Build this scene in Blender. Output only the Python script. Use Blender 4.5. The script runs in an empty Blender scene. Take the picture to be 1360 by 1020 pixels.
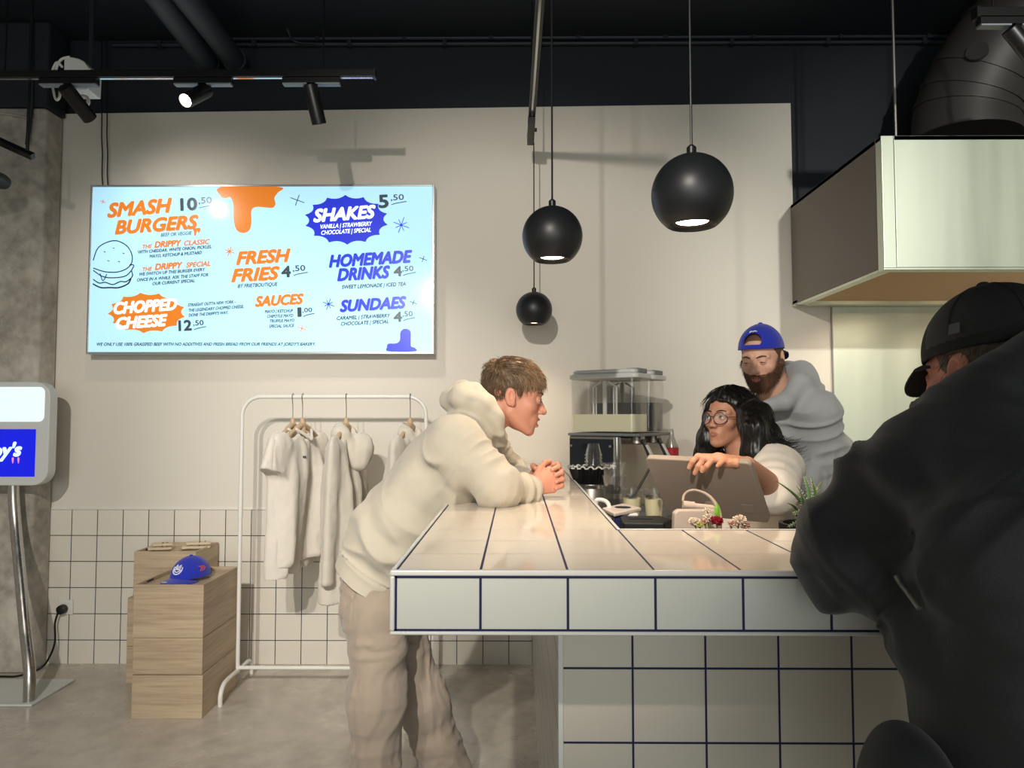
import bpy, bmesh, math, random
import numpy as np
from mathutils import Matrix, Vector, Euler

# ---------------------------------------------------------------- camera, sky, big lights, exposure
SC = bpy.context.scene
COL = SC.collection
EYE = 1.43                      # height of the phone above the floor
FPX, W_PX, H_PX = 943.0, 1360, 1020
PITCH, YAW = math.atan(45 / FPX), math.atan(7 / FPX)
cam_data = bpy.data.cameras.new('camera')
cam_data.sensor_width = 36.0
cam_data.lens = FPX / W_PX * 36.0
cam_data.clip_start = 0.02
cam = bpy.data.objects.new('camera', cam_data)
cam.rotation_euler = (math.pi / 2 + PITCH, 0, YAW)
cam.location = (0, 0, EYE)
COL.objects.link(cam)
SC.camera = cam
SC.view_settings.view_transform = 'Standard'
SC.view_settings.look = 'None'
SC.view_settings.gamma = 1.0
SC.view_settings.use_curve_mapping = False
SC.view_settings.exposure = 0.0

world = bpy.data.worlds.new('World')
SC.world = world
world.use_nodes = True
world.node_tree.nodes['Background'].inputs[0].default_value = (0.90, 0.97, 0.98, 1)
world.node_tree.nodes['Background'].inputs[1].default_value = 0.22

def lamp(name, kind, loc, target, energy, color, size=0.05, spot=None, blend=0.5, sizey=None):
    d = bpy.data.lights.new(name, kind)
    d.energy = energy
    d.color = color
    if kind == 'AREA':
        d.size = size
        if sizey:
            d.shape = 'RECTANGLE'; d.size_y = sizey
    else:
        d.shadow_soft_size = size
    if kind == 'SPOT':
        d.spot_size = math.radians(spot or 60); d.spot_blend = blend
    o = bpy.data.objects.new(name, d)
    o.location = loc
    v = Vector(target) - Vector(loc)
    o.rotation_euler = v.to_track_quat('-Z', 'Y').to_euler()
    COL.objects.link(o)
    return o

WARM = (1.0, 0.80, 0.58)
NEUT = (1.0, 0.93, 0.83)
# the shop's ceiling track spots that hang behind the photographer
lamp('track_light_beam', 'SPOT', (-0.6, -1.1, 3.05), (0.0, 4.2, 1.2), 430, NEUT, 0.035, 49, 0.6)
lamp('track_light_beam', 'SPOT', (1.9, -0.9, 3.05), (2.6, 4.0, 2.0), 430, (1.0, 1.0, 0.90), 0.04, 46, 0.8)
lamp('track_light_beam', 'SPOT', (-1.0, -0.9, 3.05), (-2.0, 4.0, 0.5), 430, NEUT, 0.035, 56, 0.9)
# daylight through the shop front behind the photographer
lamp('shop_front_daylight', 'AREA', (0.3, -4.6, 1.7), (0.3, 4.0, 1.5), 110, (0.93, 0.98, 0.95), 5.0, sizey=2.4)

# ---------------------------------------------------------------- helpers
def rot_cam():
    return np.array(Euler((math.pi / 2 + PITCH, 0, YAW)).to_matrix())
RC = rot_cam()
def at(px, py, Y):
    """the place that stands Y metres in front of the photographer where the photo shows pixel (px, py)"""
    d = RC @ np.array([(px - 680) / FPX, (510 - py) / FPX, -1.0])
    s = Y / d[1]
    return np.array([d[0] * s, Y, EYE + d[2] * s])
def V3(*a): return np.array(a, dtype=float)
def norm(v):
    v = np.asarray(v, float); return v / (np.linalg.norm(v) + 1e-12)

class MB:
    """collects shapes of one mesh"""
    def __init__(s): s.v = []; s.f = []; s.m = []
    def add(s, vs, fs, mi=0):
        o = len(s.v)
        s.v.extend([tuple(map(float, v)) for v in vs])
        s.f.extend([tuple(i + o for i in f) for f in fs]); s.m.extend([mi] * len(fs)); return s
    def box(s, lo, hi, mi=0, R=None, c=None):
        x0, y0, z0 = lo; x1, y1, z1 = hi
        vs = np.array([(x0,y0,z0),(x1,y0,z0),(x1,y1,z0),(x0,y1,z0),(x0,y0,z1),(x1,y0,z1),(x1,y1,z1),(x0,y1,z1)], float)
        if R is not None: vs = (vs @ np.asarray(R).T) + (np.asarray(c) if c is not None else 0)
        return s.add(vs, [(0,3,2,1),(4,5,6,7),(0,1,5,4),(1,2,6,5),(2,3,7,6),(3,0,4,7)], mi)
    def tube(s, pts, r, n=10, mi=0, cap=True, flat=None):
        pts = [np.asarray(p, float) for p in pts]
        k = len(pts)
        rs = [r] * k if np.isscalar(r) else list(r)
        t0 = norm(pts[1] - pts[0])
        u = np.cross(t0, (0, 0, 1.0))
        if np.linalg.norm(u) < 1e-3: u = np.cross(t0, (0, 1.0, 0))
        u = norm(u); vs = []
        for i in range(k):
            t = norm(pts[min(i + 1, k - 1)] - pts[max(i - 1, 0)])
            u = norm(u - t * np.dot(u, t)); w = np.cross(t, u)
            for j in range(n):
                a = 2 * math.pi * j / n
                vs.append(pts[i] + rs[i] * (math.cos(a) * u + math.sin(a) * w * (flat or 1)))
        fs = [(i*n+j, i*n+(j+1)%n, (i+1)*n+(j+1)%n, (i+1)*n+j) for i in range(k-1) for j in range(n)]
        if cap: fs += [tuple(range(n-1, -1, -1)), tuple((k-1)*n + j for j in range(n))]
        return s.add(vs, fs, mi)
    def lathe(s, prof, c=(0,0,0), n=32, mi=0, R=None):
        """prof: (radius, z) pairs from bottom to top"""
        vs = []; c = np.asarray(c, float)
        for r, z in prof:
            for j in range(n):
                a = 2*math.pi*j/n
                p = np.array([r*math.cos(a), r*math.sin(a), z])
                vs.append((np.asarray(R) @ p if R is not None else p) + c)
        k = len(prof)
        fs = [(i*n+j, i*n+(j+1)%n, (i+1)*n+(j+1)%n, (i+1)*n+j) for i in range(k-1) for j in range(n)]
        if prof[0][0] > 1e-5: fs.append(tuple(range(n-1, -1, -1)))
        if prof[-1][0] > 1e-5: fs.append(tuple((k-1)*n+j for j in range(n)))
        return s.add(vs, fs, mi)
    def prism(s, poly, o, u, v, w, mi=0):
        """polygon in the (u, v) plane at o pushed out by the vector w"""
        o, u, v, w = [np.asarray(q, float) for q in (o, u, v, w)]
        n = len(poly)
        a = [o + u*p[0] + v*p[1] for p in poly]
        vs = a + [p + w for p in a]
        fs = [tuple(range(n-1, -1, -1)), tuple(range(n, 2*n))] + [(i, (i+1)%n, n+(i+1)%n, n+i) for i in range(n)]
        if np.dot(np.cross(u, v), w) < 0: fs = [f[::-1] for f in fs]
        return s.add(vs, fs, mi)

def rrect(w, h, r, n=6, x0=0, y0=0):
    p = []
    for cx, cy, a in ((x0+w-r, y0+r, -90), (x0+w-r, y0+h-r, 0), (x0+r, y0+h-r, 90), (x0+r, y0+r, 180)):
        for i in range(n+1):
            t = math.radians(a + 90*i/n); p.append((cx + r*math.cos(t), cy + r*math.sin(t)))
    return p
def catmull(pts, n=8, closed=False):
    pts = [np.asarray(p, float) for p in pts]; k = len(pts); out = []
    for i in range(k if closed else k-1):
        if closed: p0, p1, p2, p3 = pts[i-1], pts[i], pts[(i+1)%k], pts[(i+2)%k]
        else: p0, p1, p2, p3 = pts[max(i-1,0)], pts[i], pts[i+1], pts[min(i+2,k-1)]
        for j in range(n):
            t = j/n
            out.append(.5*((2*p1)+(-p0+p2)*t+(2*p0-5*p1+4*p2-p3)*t*t+(-p0+3*p1-3*p2+p3)*t**3))
    if not closed: out.append(pts[-1])
    return out

def tag(o, label=None, cat=None, group=None, kind=None):
    if label: o['label'] = label
    if cat: o['category'] = cat
    if group: o['group'] = group
    if kind: o['kind'] = kind
    return o
def thing(name, label, cat, loc=(0,0,0), group=None):
    o = bpy.data.objects.new(name, None); o.empty_display_size = .1
    o.location = tuple(map(float, loc)); COL.objects.link(o)
    return tag(o, label, cat, group)
def origin(o):
    p = np.zeros(3)
    while o is not None: p += np.array(o.location); o = o.parent
    return p
def link_mesh(name, me, mats, parent=None, sharp=35):
    for m in (mats if isinstance(mats, (list, tuple)) else [mats]): me.materials.append(m)
    if sharp is not None:
        me.polygons.foreach_set('use_smooth', [True]*len(me.polygons))
        if sharp < 180: me.set_sharp_from_angle(angle=math.radians(sharp))
    o = bpy.data.objects.new(name, me); COL.objects.link(o)
    if parent is not None: o.parent = parent
    return o
def obj(name, mb, mats, parent=None, sharp=35, bevel=0, segs=2, label=None):
    """links the collected shapes (given in the world's own metres) as one mesh under parent"""
    off = origin(parent)
    me = bpy.data.meshes.new(name)
    me.from_pydata([tuple(np.array(v) - off) for v in mb.v], [], mb.f)
    if any(mb.m): me.polygons.foreach_set('material_index', mb.m)
    me.update()
    o = link_mesh(name, me, mats, parent, sharp)
    if bevel:
        b = o.modifiers.new('bevel', 'BEVEL'); b.width = bevel; b.segments = segs; b.limit_method = 'ANGLE'; b.angle_limit = math.radians(40)
        b.harden_normals = True
    if label: o['label'] = label
    return o
def copy_tree(o, parent=None):
    c = o.copy(); COL.objects.link(c)
    if parent is not None: c.parent = parent
    for ch in [x for x in COL.objects if x.parent == o and x != c]: copy_tree(ch, c)
    return c

# ---------------------------------------------------------------- materials
def lin(c):
    return tuple((x/255/12.92 if x/255 <= .04045 else ((x/255+.055)/1.055)**2.4) for x in c) + (1,)
def mat(name, rgb, rough=.5, metal=0, emit=None, es=0, noise=0, nscale=30, bump=0, bscale=60, trans=0, ior=1.45, coat=0, spec=.5, sheen=0, aniso=None):
    m = bpy.data.materials.new(name); m.use_nodes = True
    nt = m.node_tree; b = nt.nodes['Principled BSDF']
    c = lin(rgb) if max(rgb) > 1.0001 else tuple(rgb)+(1,)
    b.inputs['Base Color'].default_value = c
    b.inputs['Roughness'].default_value = rough; b.inputs['Metallic'].default_value = metal
    b.inputs['IOR'].default_value = ior; b.inputs['Transmission Weight'].default_value = trans
    b.inputs['Coat Weight'].default_value = coat; b.inputs['Specular IOR Level'].default_value = spec
    if sheen: b.inputs['Sheen Weight'].default_value = sheen; b.inputs['Sheen Roughness'].default_value = .5
    if emit:
        b.inputs['Emission Color'].default_value = lin(emit); b.inputs['Emission Strength'].default_value = es
    if noise or bump:
        tc = nt.nodes.new('ShaderNodeTexCoord')
        if noise:
            n = nt.nodes.new('ShaderNodeTexNoise'); n.inputs['Scale'].default_value = nscale; n.inputs['Detail'].default_value = 5
            nt.links.new(tc.outputs['Object'], n.inputs['Vector'])
            mx = nt.nodes.new('ShaderNodeMix'); mx.data_type = 'RGBA'; mx.blend_type = 'MIX'
            mx.inputs['A'].default_value = tuple(x*(1-noise) for x in c[:3])+(1,)
            mx.inputs['B'].default_value = tuple(min(1, x*(1+noise)) for x in c[:3])+(1,)
            nt.links.new(n.outputs['Fac'], mx.inputs['Factor']); nt.links.new(mx.outputs['Result'], b.inputs['Base Color'])
        if bump:
            n2 = nt.nodes.new('ShaderNodeTexNoise'); n2.inputs['Scale'].default_value = bscale; n2.inputs['Detail'].default_value = 3
            nt.links.new(tc.outputs['Object'], n2.inputs['Vector'])
            bp = nt.nodes.new('ShaderNodeBump'); bp.inputs['Strength'].default_value = bump; bp.inputs['Distance'].default_value = .004
            nt.links.new(n2.outputs['Fac'], bp.inputs['Height']); nt.links.new(bp.outputs['Normal'], b.inputs['Normal'])
    return m

def tile_mat(name, a1, o1, a2, o2, T, gw, tile, grout, rough=.12, gw2=None, g2=1.0):
    """glazed square tiles with coloured joints, laid on the two given axes of the place"""
    m = bpy.data.materials.new(name); m.use_nodes = True
    nt = m.node_tree; N = nt.nodes; L = nt.links; b = N['Principled BSDF']
    g = N.new('ShaderNodeNewGeometry'); sx = N.new('ShaderNodeSeparateXYZ'); L.new(g.outputs['Position'], sx.inputs[0])
    def M(op, *a):
        n = N.new('ShaderNodeMath'); n.operation = op
        for i, x in enumerate(a):
            if isinstance(x, (int, float)): n.inputs[i].default_value = x
            else: L.new(x, n.inputs[i])
        return n.outputs[0]
    masks, cells = [], []
    for ax, o, gw, gk in ((a1, o1, gw, 1.0), (a2, o2, gw2 or gw, g2)):
        if ax is None: continue
        q = M('DIVIDE', M('SUBTRACT', sx.outputs[ax], o), T)
        f = M('FRACT', q); cells.append(M('FLOOR', q))
        d = M('MULTIPLY', M('MINIMUM', f, M('SUBTRACT', 1.0, f)), T)
        mr = N.new('ShaderNodeMapRange'); mr.interpolation_type = 'SMOOTHSTEP'
        L.new(d, mr.inputs[0]); mr.inputs[1].default_value = gw*.5; mr.inputs[2].default_value = gw*.5+.0012
        mr.inputs[3].default_value = gk; mr.inputs[4].default_value = 0
        masks.append(mr.outputs[0])
    mk = masks[0] if len(masks) == 1 else M('MAXIMUM', masks[0], masks[1])
    wn = N.new('ShaderNodeTexWhiteNoise'); wn.noise_dimensions = '2D'
    cb = N.new('ShaderNodeCombineXYZ'); L.new(cells[0], cb.inputs[0])
    if len(cells) > 1: L.new(cells[1], cb.inputs[1])
    L.new(cb.outputs[0], wn.inputs['Vector'])
    mx0 = N.new('ShaderNodeMix'); mx0.data_type = 'RGBA'; c = lin(tile)
    mx0.inputs['A'].default_value = tuple(x*.95 for x in c[:3])+(1,); mx0.inputs['B'].default_value = c
    L.new(wn.outputs['Value'], mx0.inputs['Factor'])
    mx = N.new('ShaderNodeMix'); mx.data_type = 'RGBA'
    L.new(mk, mx.inputs['Factor']); L.new(mx0.outputs['Result'], mx.inputs['A']); mx.inputs['B'].default_value = lin(grout)
    L.new(mx.outputs['Result'], b.inputs['Base Color'])
    L.new(M('ADD', M('MULTIPLY', mk, .6), rough), b.inputs['Roughness'])
    no = N.new('ShaderNodeTexNoise'); no.inputs['Scale'].default_value = 9
    L.new(g.outputs['Position'], no.inputs['Vector'])
    h = M('SUBTRACT', M('MULTIPLY', no.outputs['Fac'], .12), mk)
    bp = N.new('ShaderNodeBump'); bp.inputs['Strength'].default_value = .35; bp.inputs['Distance'].default_value = .002
    L.new(h, bp.inputs['Height']); L.new(bp.outputs['Normal'], b.inputs['Normal'])
    return m

def concrete_mat(name, c1, c2, rough, scale, dark=None, bump=.2):
    m = bpy.data.materials.new(name); m.use_nodes = True
    nt = m.node_tree; N = nt.nodes; L = nt.links; b = N['Principled BSDF']
    g = N.new('ShaderNodeNewGeometry')
    n1 = N.new('ShaderNodeTexNoise'); n1.inputs['Scale'].default_value = scale; n1.inputs['Detail'].default_value = 8; n1.inputs['Roughness'].default_value = .65
    n2 = N.new('ShaderNodeTexNoise'); n2.inputs['Scale'].default_value = scale*7; n2.inputs['Detail'].default_value = 6
    n3 = N.new('ShaderNodeTexVoronoi'); n3.inputs['Scale'].default_value = scale*4
    for n in (n1, n2, n3): L.new(g.outputs['Position'], n.inputs['Vector'])
    r = N.new('ShaderNodeValToRGB'); r.color_ramp.elements[0].position = .3; r.color_ramp.elements[1].position = .7
    r.color_ramp.elements[0].color = lin(c1); r.color_ramp.elements[1].color = lin(c2)
    ad = N.new('ShaderNodeMath'); ad.operation = 'MULTIPLY_ADD'; L.new(n2.outputs['Fac'], ad.inputs[0]); ad.inputs[1].default_value = .45
    sb = N.new('ShaderNodeMath'); sb.operation = 'SUBTRACT'; L.new(n1.outputs['Fac'], sb.inputs[0]); sb.inputs[1].default_value = .22
    L.new(sb.outputs[0], ad.inputs[2]); L.new(ad.outputs[0], r.inputs[0])
    L.new(r.outputs[0], b.inputs['Base Color'])
    rr = N.new('ShaderNodeMapRange'); L.new(n1.outputs['Fac'], rr.inputs[0]); rr.inputs[1].default_value = .3; rr.inputs[2].default_value = .7
    rr.inputs[3].default_value = rough*.75; rr.inputs[4].default_value = min(1, rough*1.35); L.new(rr.outputs[0], b.inputs['Roughness'])
    bp = N.new('ShaderNodeBump'); bp.inputs['Strength'].default_value = bump; bp.inputs['Distance'].default_value = .01
    L.new(n2.outputs['Fac'], bp.inputs['Height']); L.new(bp.outputs['Normal'], b.inputs['Normal'])
    return m

def wood_mat(name, c1, c2, axis=0):
    m = bpy.data.materials.new(name); m.use_nodes = True
    nt = m.node_tree; N = nt.nodes; L = nt.links; b = N['Principled BSDF']
    g = N.new('ShaderNodeNewGeometry'); mp = N.new('ShaderNodeMapping')
    mp.inputs['Scale'].default_value = (1.6, 1.6, 34)
    L.new(g.outputs['Position'], mp.inputs[0])
    n1 = N.new('ShaderNodeTexNoise'); n1.inputs['Scale'].default_value = 3; n1.inputs['Detail'].default_value = 8; n1.inputs['Distortion'].default_value = .4
    L.new(mp.outputs[0], n1.inputs['Vector'])
    mp2 = N.new('ShaderNodeMapping'); mp2.inputs['Scale'].default_value = (.5, .5, 10); L.new(g.outputs['Position'], mp2.inputs[0])
    n2 = N.new('ShaderNodeTexNoise'); n2.inputs['Scale'].default_value = 1.5; n2.inputs['Detail'].default_value = 1; L.new(mp2.outputs[0], n2.inputs['Vector'])
    ad = N.new('ShaderNodeMath'); ad.operation = 'MULTIPLY_ADD'; L.new(n2.outputs['Fac'], ad.inputs[0]); ad.inputs[1].default_value = .8
    sb = N.new('ShaderNodeMath'); sb.operation = 'SUBTRACT'; L.new(n1.outputs['Fac'], sb.inputs[0]); sb.inputs[1].default_value = .4
    L.new(sb.outputs[0], ad.inputs[2])
    r = N.new('ShaderNodeValToRGB'); r.color_ramp.elements[0].position = .25; r.color_ramp.elements[1].position = .75
    r.color_ramp.elements[0].color = lin(c1); r.color_ramp.elements[1].color = lin(c2)
    L.new(ad.outputs[0], r.inputs[0]); L.new(r.outputs[0], b.inputs['Base Color']); b.inputs['Roughness'].default_value = .55
    return m

def steel_mat(name, col, rough, stretch=(16, 16, .5), var=.10, vert=True):
    """brushed stainless sheet"""
    m = bpy.data.materials.new(name); m.use_nodes = True
    nt = m.node_tree; N = nt.nodes; L = nt.links; b = N['Principled BSDF']
    b.inputs['Metallic'].default_value = 1; b.inputs['Base Color'].default_value = lin(col)
    g = N.new('ShaderNodeNewGeometry'); mp = N.new('ShaderNodeMapping'); mp.inputs['Scale'].default_value = stretch
    L.new(g.outputs['Position'], mp.inputs[0])
    n1 = N.new('ShaderNodeTexNoise'); n1.inputs['Scale'].default_value = 1; n1.inputs['Detail'].default_value = 4; L.new(mp.outputs[0], n1.inputs['Vector'])
    rr = N.new('ShaderNodeMapRange'); L.new(n1.outputs['Fac'], rr.inputs[0]); rr.inputs[1].default_value = .3; rr.inputs[2].default_value = .7
    rr.inputs[3].default_value = rough-var*.5; rr.inputs[4].default_value = rough+var*.5; L.new(rr.outputs[0], b.inputs['Roughness'])
    bp = N.new('ShaderNodeBump'); bp.inputs['Strength'].default_value = .035; bp.inputs['Distance'].default_value = .003
    L.new(n1.outputs['Fac'], bp.inputs['Height']); L.new(bp.outputs['Normal'], b.inputs['Normal'])
    return m

TILE = .152
YW = 4.2                        # the back wall
M_paint = mat('white_wall_paint', (220, 214, 203), .75, bump=.05, bscale=180)
M_dark = mat('dark_navy_paint', (27, 32, 40), .62, bump=.15, bscale=25)
M_darkpipe = mat('dark_painted_metal', (34, 39, 47), .5)
M_black = mat('black_metal', (18, 19, 21), .38)
M_blackmatt = mat('black_matt_plastic', (16, 16, 17), .55)
M_white = mat('white_plastic', (225, 224, 220), .35)
M_whitemetal = mat('white_powder_coated_metal', (228, 226, 221), .32)
M_trim = mat('white_edge_trim', (226, 224, 218), .22)
M_steel = steel_mat('brushed_steel', (216, 222, 206), .46, (6, 6, .4), .13)
M_steeldark = steel_mat('satin_steel', (176, 170, 164), .42)
M_chrome = mat('polished_steel', (215, 215, 215), .12, 1)
M_tube = steel_mat('brushed_steel_tube', (190, 188, 184), .28, (30, 30, 1))
M_concrete = concrete_mat('rough_concrete', (138, 132, 123), (200, 194, 183), .85, 2.6, bump=.5)
M_floor = concrete_mat('polished_concrete', (170, 162, 150), (208, 200, 188), .25, 1.5, bump=.03)
M_wood = wood_mat('pale_oak_board', (166, 145, 121), (196, 176, 149))
M_walltile = tile_mat('white_wall_tile', 0, at(96, 676, YW-.008)[0], 2, EYE-121*YW/FPX-.0, TILE*.995, .0035, (226, 220, 208), (44, 42, 66), .16)
# ---------------------------------------------------------------- the room
def struct(name, mb, mats, bevel=0, parent=None):
    o = obj(name, mb, mats, parent, bevel=bevel)
    if parent is None: o['kind'] = 'structure'
    return o
ZC = 3.74
struct('floor', MB().box((-3.8, -5, -.12), (3.8, 4.5, 0)), M_floor)
struct('ceiling', MB().box((-3.8, -5, ZC), (3.8, 4.5, ZC+.15)), M_dark)
struct('wall_left', MB().box((-3.8, -5, 0), (-3.6, 4.5, ZC)), M_paint)
struct('wall_right', MB().box((3.6, -5, 0), (3.8, 4.5, ZC)), M_paint)
back = struct('wall_back', MB().box((-3.6, YW+.03, 0), (3.6, YW+.3, ZC)), M_dark)
# white boarding in front of the dark wall; it stops in a step beside the extractor hood
tl, tr = at(60, 151, YW), at(1050, 137, YW)
zs = at(1053, 272, YW)[2]
pl = [(-3.2, 0.88), (.07, .88), (.07, 0), (3.6, 0), (3.6, zs), (at(1053, 272, YW)[0], zs), (tr[0], tr[2]), (tl[0]-.6, tl[2]-.01)]
struct('plaster_board', MB().prism(pl, (0, YW, 0), (1,0,0), (0,0,1), (0, .028, 0)), M_paint, parent=back)
ztile = EYE-121*YW/FPX
struct('tile_wainscot', MB().box((-3.2, YW-.008, 0), (.085, YW+.02, ztile)), M_walltile, parent=back)
struct('wainscot_cap', MB().box((-3.2, YW-.011, ztile), (.085, YW+.02, ztile+.006)), M_trim, parent=back)

# concrete column by the wall, painted dark above
cx1 = at(71, 600, 4.19)[0]
prof = [(-3.55, 4.03), (cx1-.02, 4.03), (cx1-.005, 4.036), (cx1, 4.05), (cx1, YW-.012), (-3.55, YW-.012)]
zcol = at(60, 143, 4.03)[2]
colm = MB().prism(prof, (0,0,0), (1,0,0), (0,1,0), (0,0,zcol))
colo = thing('concrete_column', 'rough grey concrete column rising at the end of the white wall', 'column', (-3.1, 3.95, 0))
colo['kind'] = 'structure'
obj('shaft', colm, M_concrete, colo, bevel=.012)
prof2 = [(x+(.015 if x > -3 else 0), y-(.015 if y < 4.1 else 0)) for x, y in prof]
obj('painted_top', MB().prism(prof2, (0,0,zcol), (1,0,0), (0,1,0), (0,0,ZC-zcol)), M_dark, colo, bevel=.01)
cr = [at(-12, 150, 4.02), at(15, 152, 4.02), at(40, 158, 4.02), at(60, 166, 4.06)]
obj('conduit', MB().tube(catmull(cr, 6), .008, 8), M_concrete, colo)

# conduits and pipes below the ceiling
for y, x0, x1, r, nm, lb in ((52, 250, 1290, .013, 'electrical_conduit', 'dark painted conduit along top of back wall, upper of two'),
                     (60, 150, 1290, .013, 'electrical_conduit', 'dark painted conduit along top of back wall, lower of two')):
    a, b = at(x0, y, YW+.01), at(x1, y, YW+.01); b[2] = a[2]
    t = thing(nm, lb, 'pipe', (0, YW, a[2]), 'conduits under the ceiling')
    obj('tube', MB().tube([a, b], r, 10), M_darkpipe, t)
    for q in range(9):
        x = a[0] + (b[0]-a[0])*(q+.5)/9
        obj('clip', MB().box((x-.012, YW-.012, a[2]-.02), (x+.012, YW+.03, a[2]+.02)), M_darkpipe, t)
a, b = at(728, 13, 4.0), at(1062, 12, 4.0)
tag(obj('ceiling_pipe', MB().tube([a, b], .028, 14), M_darkpipe), 'dark pipe close under the ceiling over the kitchen side', 'pipe')
for (p, q, lb) in (((205, 0), (283, 92), 'thick dark pipe slanting under the ceiling, the one further from the counter'),
                   ((242, 0), (318, 88), 'thick dark pipe slanting under the ceiling, the one nearer the counter')):
    e = at(q[0], q[1], YW+.028); s = at(p[0], p[1]-12, 3.1); s = e + (s-e)*1.6
    t = thing('ceiling_pipe', lb, 'pipe', e, 'thick ceiling pipes')
    obj('pipe_run', MB().tube([s, e], .062, 20), M_darkpipe, t)
    d = norm(e-s)
    obj('pipe_collar', MB().tube([e-d*.16, e-d*.11], .070, 20), M_darkpipe, t)
jb = at(375, 8, 4.1)
t = thing('junction_box', 'small dark junction box with a cable on the ceiling above the menu', 'box', jb)
obj('box_body', MB().box(jb-V3(.045, .04, .05), jb+V3(.045, .04, .05)), M_darkpipe, t, bevel=.008)
obj('cable', MB().tube(catmull([jb+V3(0,0,-.04), at(382, 40, 4.1), at(392, 55, 4.15), at(420, 58, 4.17)], 6), .006, 8), M_darkpipe, t)
obj('cable_gland', MB().tube([jb+V3(-.02,-.03,.03), jb+V3(-.02,-.075,.04)], .014, 10), M_white, t, label='pale cable gland')
vp = at(42, 100, 4.005)
tag(obj('conduit_riser', MB().tube([at(43, 0, 4.005), at(42, 140, 4.005), at(36, 192, 4.005)], .011, 8), M_darkpipe), 'thin dark conduit running down the concrete column', 'pipe')

# counter: tiled bar top that turns the corner, on a tiled base
ZT = EYE - .2645
Y0, YB = 1.247, 1.717
X0, XI = -.222, .2476
ZB = EYE-.3766
XE = 1.9
gcol = (20, 24, 74)
xo = at(638, 790, Y0)[0]
M_ctop = tile_mat('counter_top_tile', 0, xo, 1, Y0+.006, TILE, 0.0034, (232, 222, 208), gcol, .07, .002, .45)
M_cfront = tile_mat('counter_edge_tile', 0, xo, None, 0, TILE, 0.0034, (214, 214, 204), gcol, .12)
M_cside = tile_mat('counter_side_tile', 1, Y0+.006, None, 0, TILE, 0.0034, (214, 214, 204), gcol, .12)
M_bfront = tile_mat('base_front_tile', 0, .088+.0005, 2, EYE-326*1.51/FPX, TILE, 0.0034, (214, 205, 190), gcol, .14)
M_bside = tile_mat('base_side_tile', 1, 1.51, 2, EYE-326*1.51/FPX, TILE, .0025, (205, 203, 196), (120, 120, 122), .32)
M_grout = mat('blue_grout', gcol, .7)
cnt = thing('bar_counter', 'white tiled corner bar counter with blue joints', 'counter', (.2, 1.6, 0))
def Lpoly(i):   # inset i
    return [(X0+i, Y0+i), (XE, Y0+i), (XE, YB-i), (XI-i, YB-i), (XI-i, YW-.014), (X0+i, YW-.014)]
mb = MB()
P = Lpoly(0.004); n = len(P); zt, zb = ZT-.002, ZB+.002
vs = [(x, y, zb) for x, y in P] + [(x, y, zt) for x, y in P]
mb.add(vs, [tuple(range(n, 2*n))], 0); mb.add(vs, [tuple(range(n-1, -1, -1))], 3)
for i in range(n):
    j = (i+1) % n
    mb.add(vs, [(i, j, n+j, n+i)], 1 if P[i][1] == P[j][1] else 2)
me_top = obj('countertop', mb, [M_ctop, M_cfront, M_cside, M_grout], cnt, sharp=30)
# blue joints where the tiles meet the edge trims, and the rounded white trims themselves
tz = .0105
jm = MB(); zf = [(ZT-tz-.004, ZT-tz), (ZB+.007, ZB+.0105)]
for z0, z1 in zf:
    jm.box((X0+.003, Y0+.003, z0), (XE, Y0+.005, z1)); jm.box((X0+.003, Y0+.003, z0), (X0+.005, YW-.014, z1))
jm.box((X0+.009, Y0+.003, ZB), (X0+.0125, Y0+.005, ZT-.004)); jm.box((X0+.003, Y0+.009, ZB), (X0+.005, Y0+.0125, ZT-.004))
jm.box((X0+.0095, Y0+.0095, ZT-.0025), (XE, Y0+.0125, ZT-.0012)); jm.box((X0+.0095, Y0+.0095, ZT-.0025), (X0+.0125, YW-.014, ZT-.0012))
jm.box((XI-.0125, YB-.0125, ZT-.0025), (XE, YB-.0095, ZT-.0012)); jm.box((XI-.0125, YB-.0125, ZT-.0025), (XI-.0095, YW-.014, ZT-.0012))
obj('tile_joint', jm, M_grout, cnt, label='dark blue joint')
tm = MB()
def trimbar(a, b, mbx=tm):
    mbx.box(np.minimum(a, b), np.maximum(a, b))
trimbar(V3(X0, Y0, ZT-tz), V3(XE, Y0+.0095, ZT)); trimbar(V3(X0, Y0+.0095, ZT-tz), V3(X0+.0095, YW-.014, ZT))
trimbar(V3(X0, Y0, ZB), V3(XE, Y0+.0095, ZB+.007)); trimbar(V3(X0, Y0+.0095, ZB), V3(X0+.0095, YW-.014, ZB+.007))
trimbar(V3(X0, Y0, ZB+.007), V3(X0+.009, Y0+.009, ZT-tz))
trimbar(V3(XI-.0095, YB-.0095, ZT-tz), V3(XE, YB, ZT)); trimbar(V3(XI-.0095, YB, ZT-tz), V3(XI, YW-.014, ZT))
obj('edge_trim', tm, M_trim, cnt, bevel=.0035, segs=3, label='rounded white edge trim')
bx0, by0 = .088, 1.51
bm_ = MB()
Pb = [(bx0, by0), (XE, by0), (XE, YB-.03), (XI-.03, YB-.03), (XI-.03, YW-.014), (bx0, YW-.014)]
nb = len(Pb); vs = [(x, y, 0) for x, y in Pb] + [(x, y, ZB) for x, y in Pb]
bm_.add(vs, [tuple(range(nb-1, -1, -1)), tuple(range(nb, 2*nb))], 0)
for i in range(nb):
    j = (i+1) % nb; bm_.add(vs, [(i, j, nb+j, nb+i)], 1 if (i == 5) else 0)
obj('tiled_base', bm_, [M_bfront, M_bside], cnt, sharp=30)
obj('corner_trim', MB().box((bx0-.003, by0-.003, 0), (bx0+.008, by0+.006, ZB)), M_trim, cnt, bevel=.002)

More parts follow.
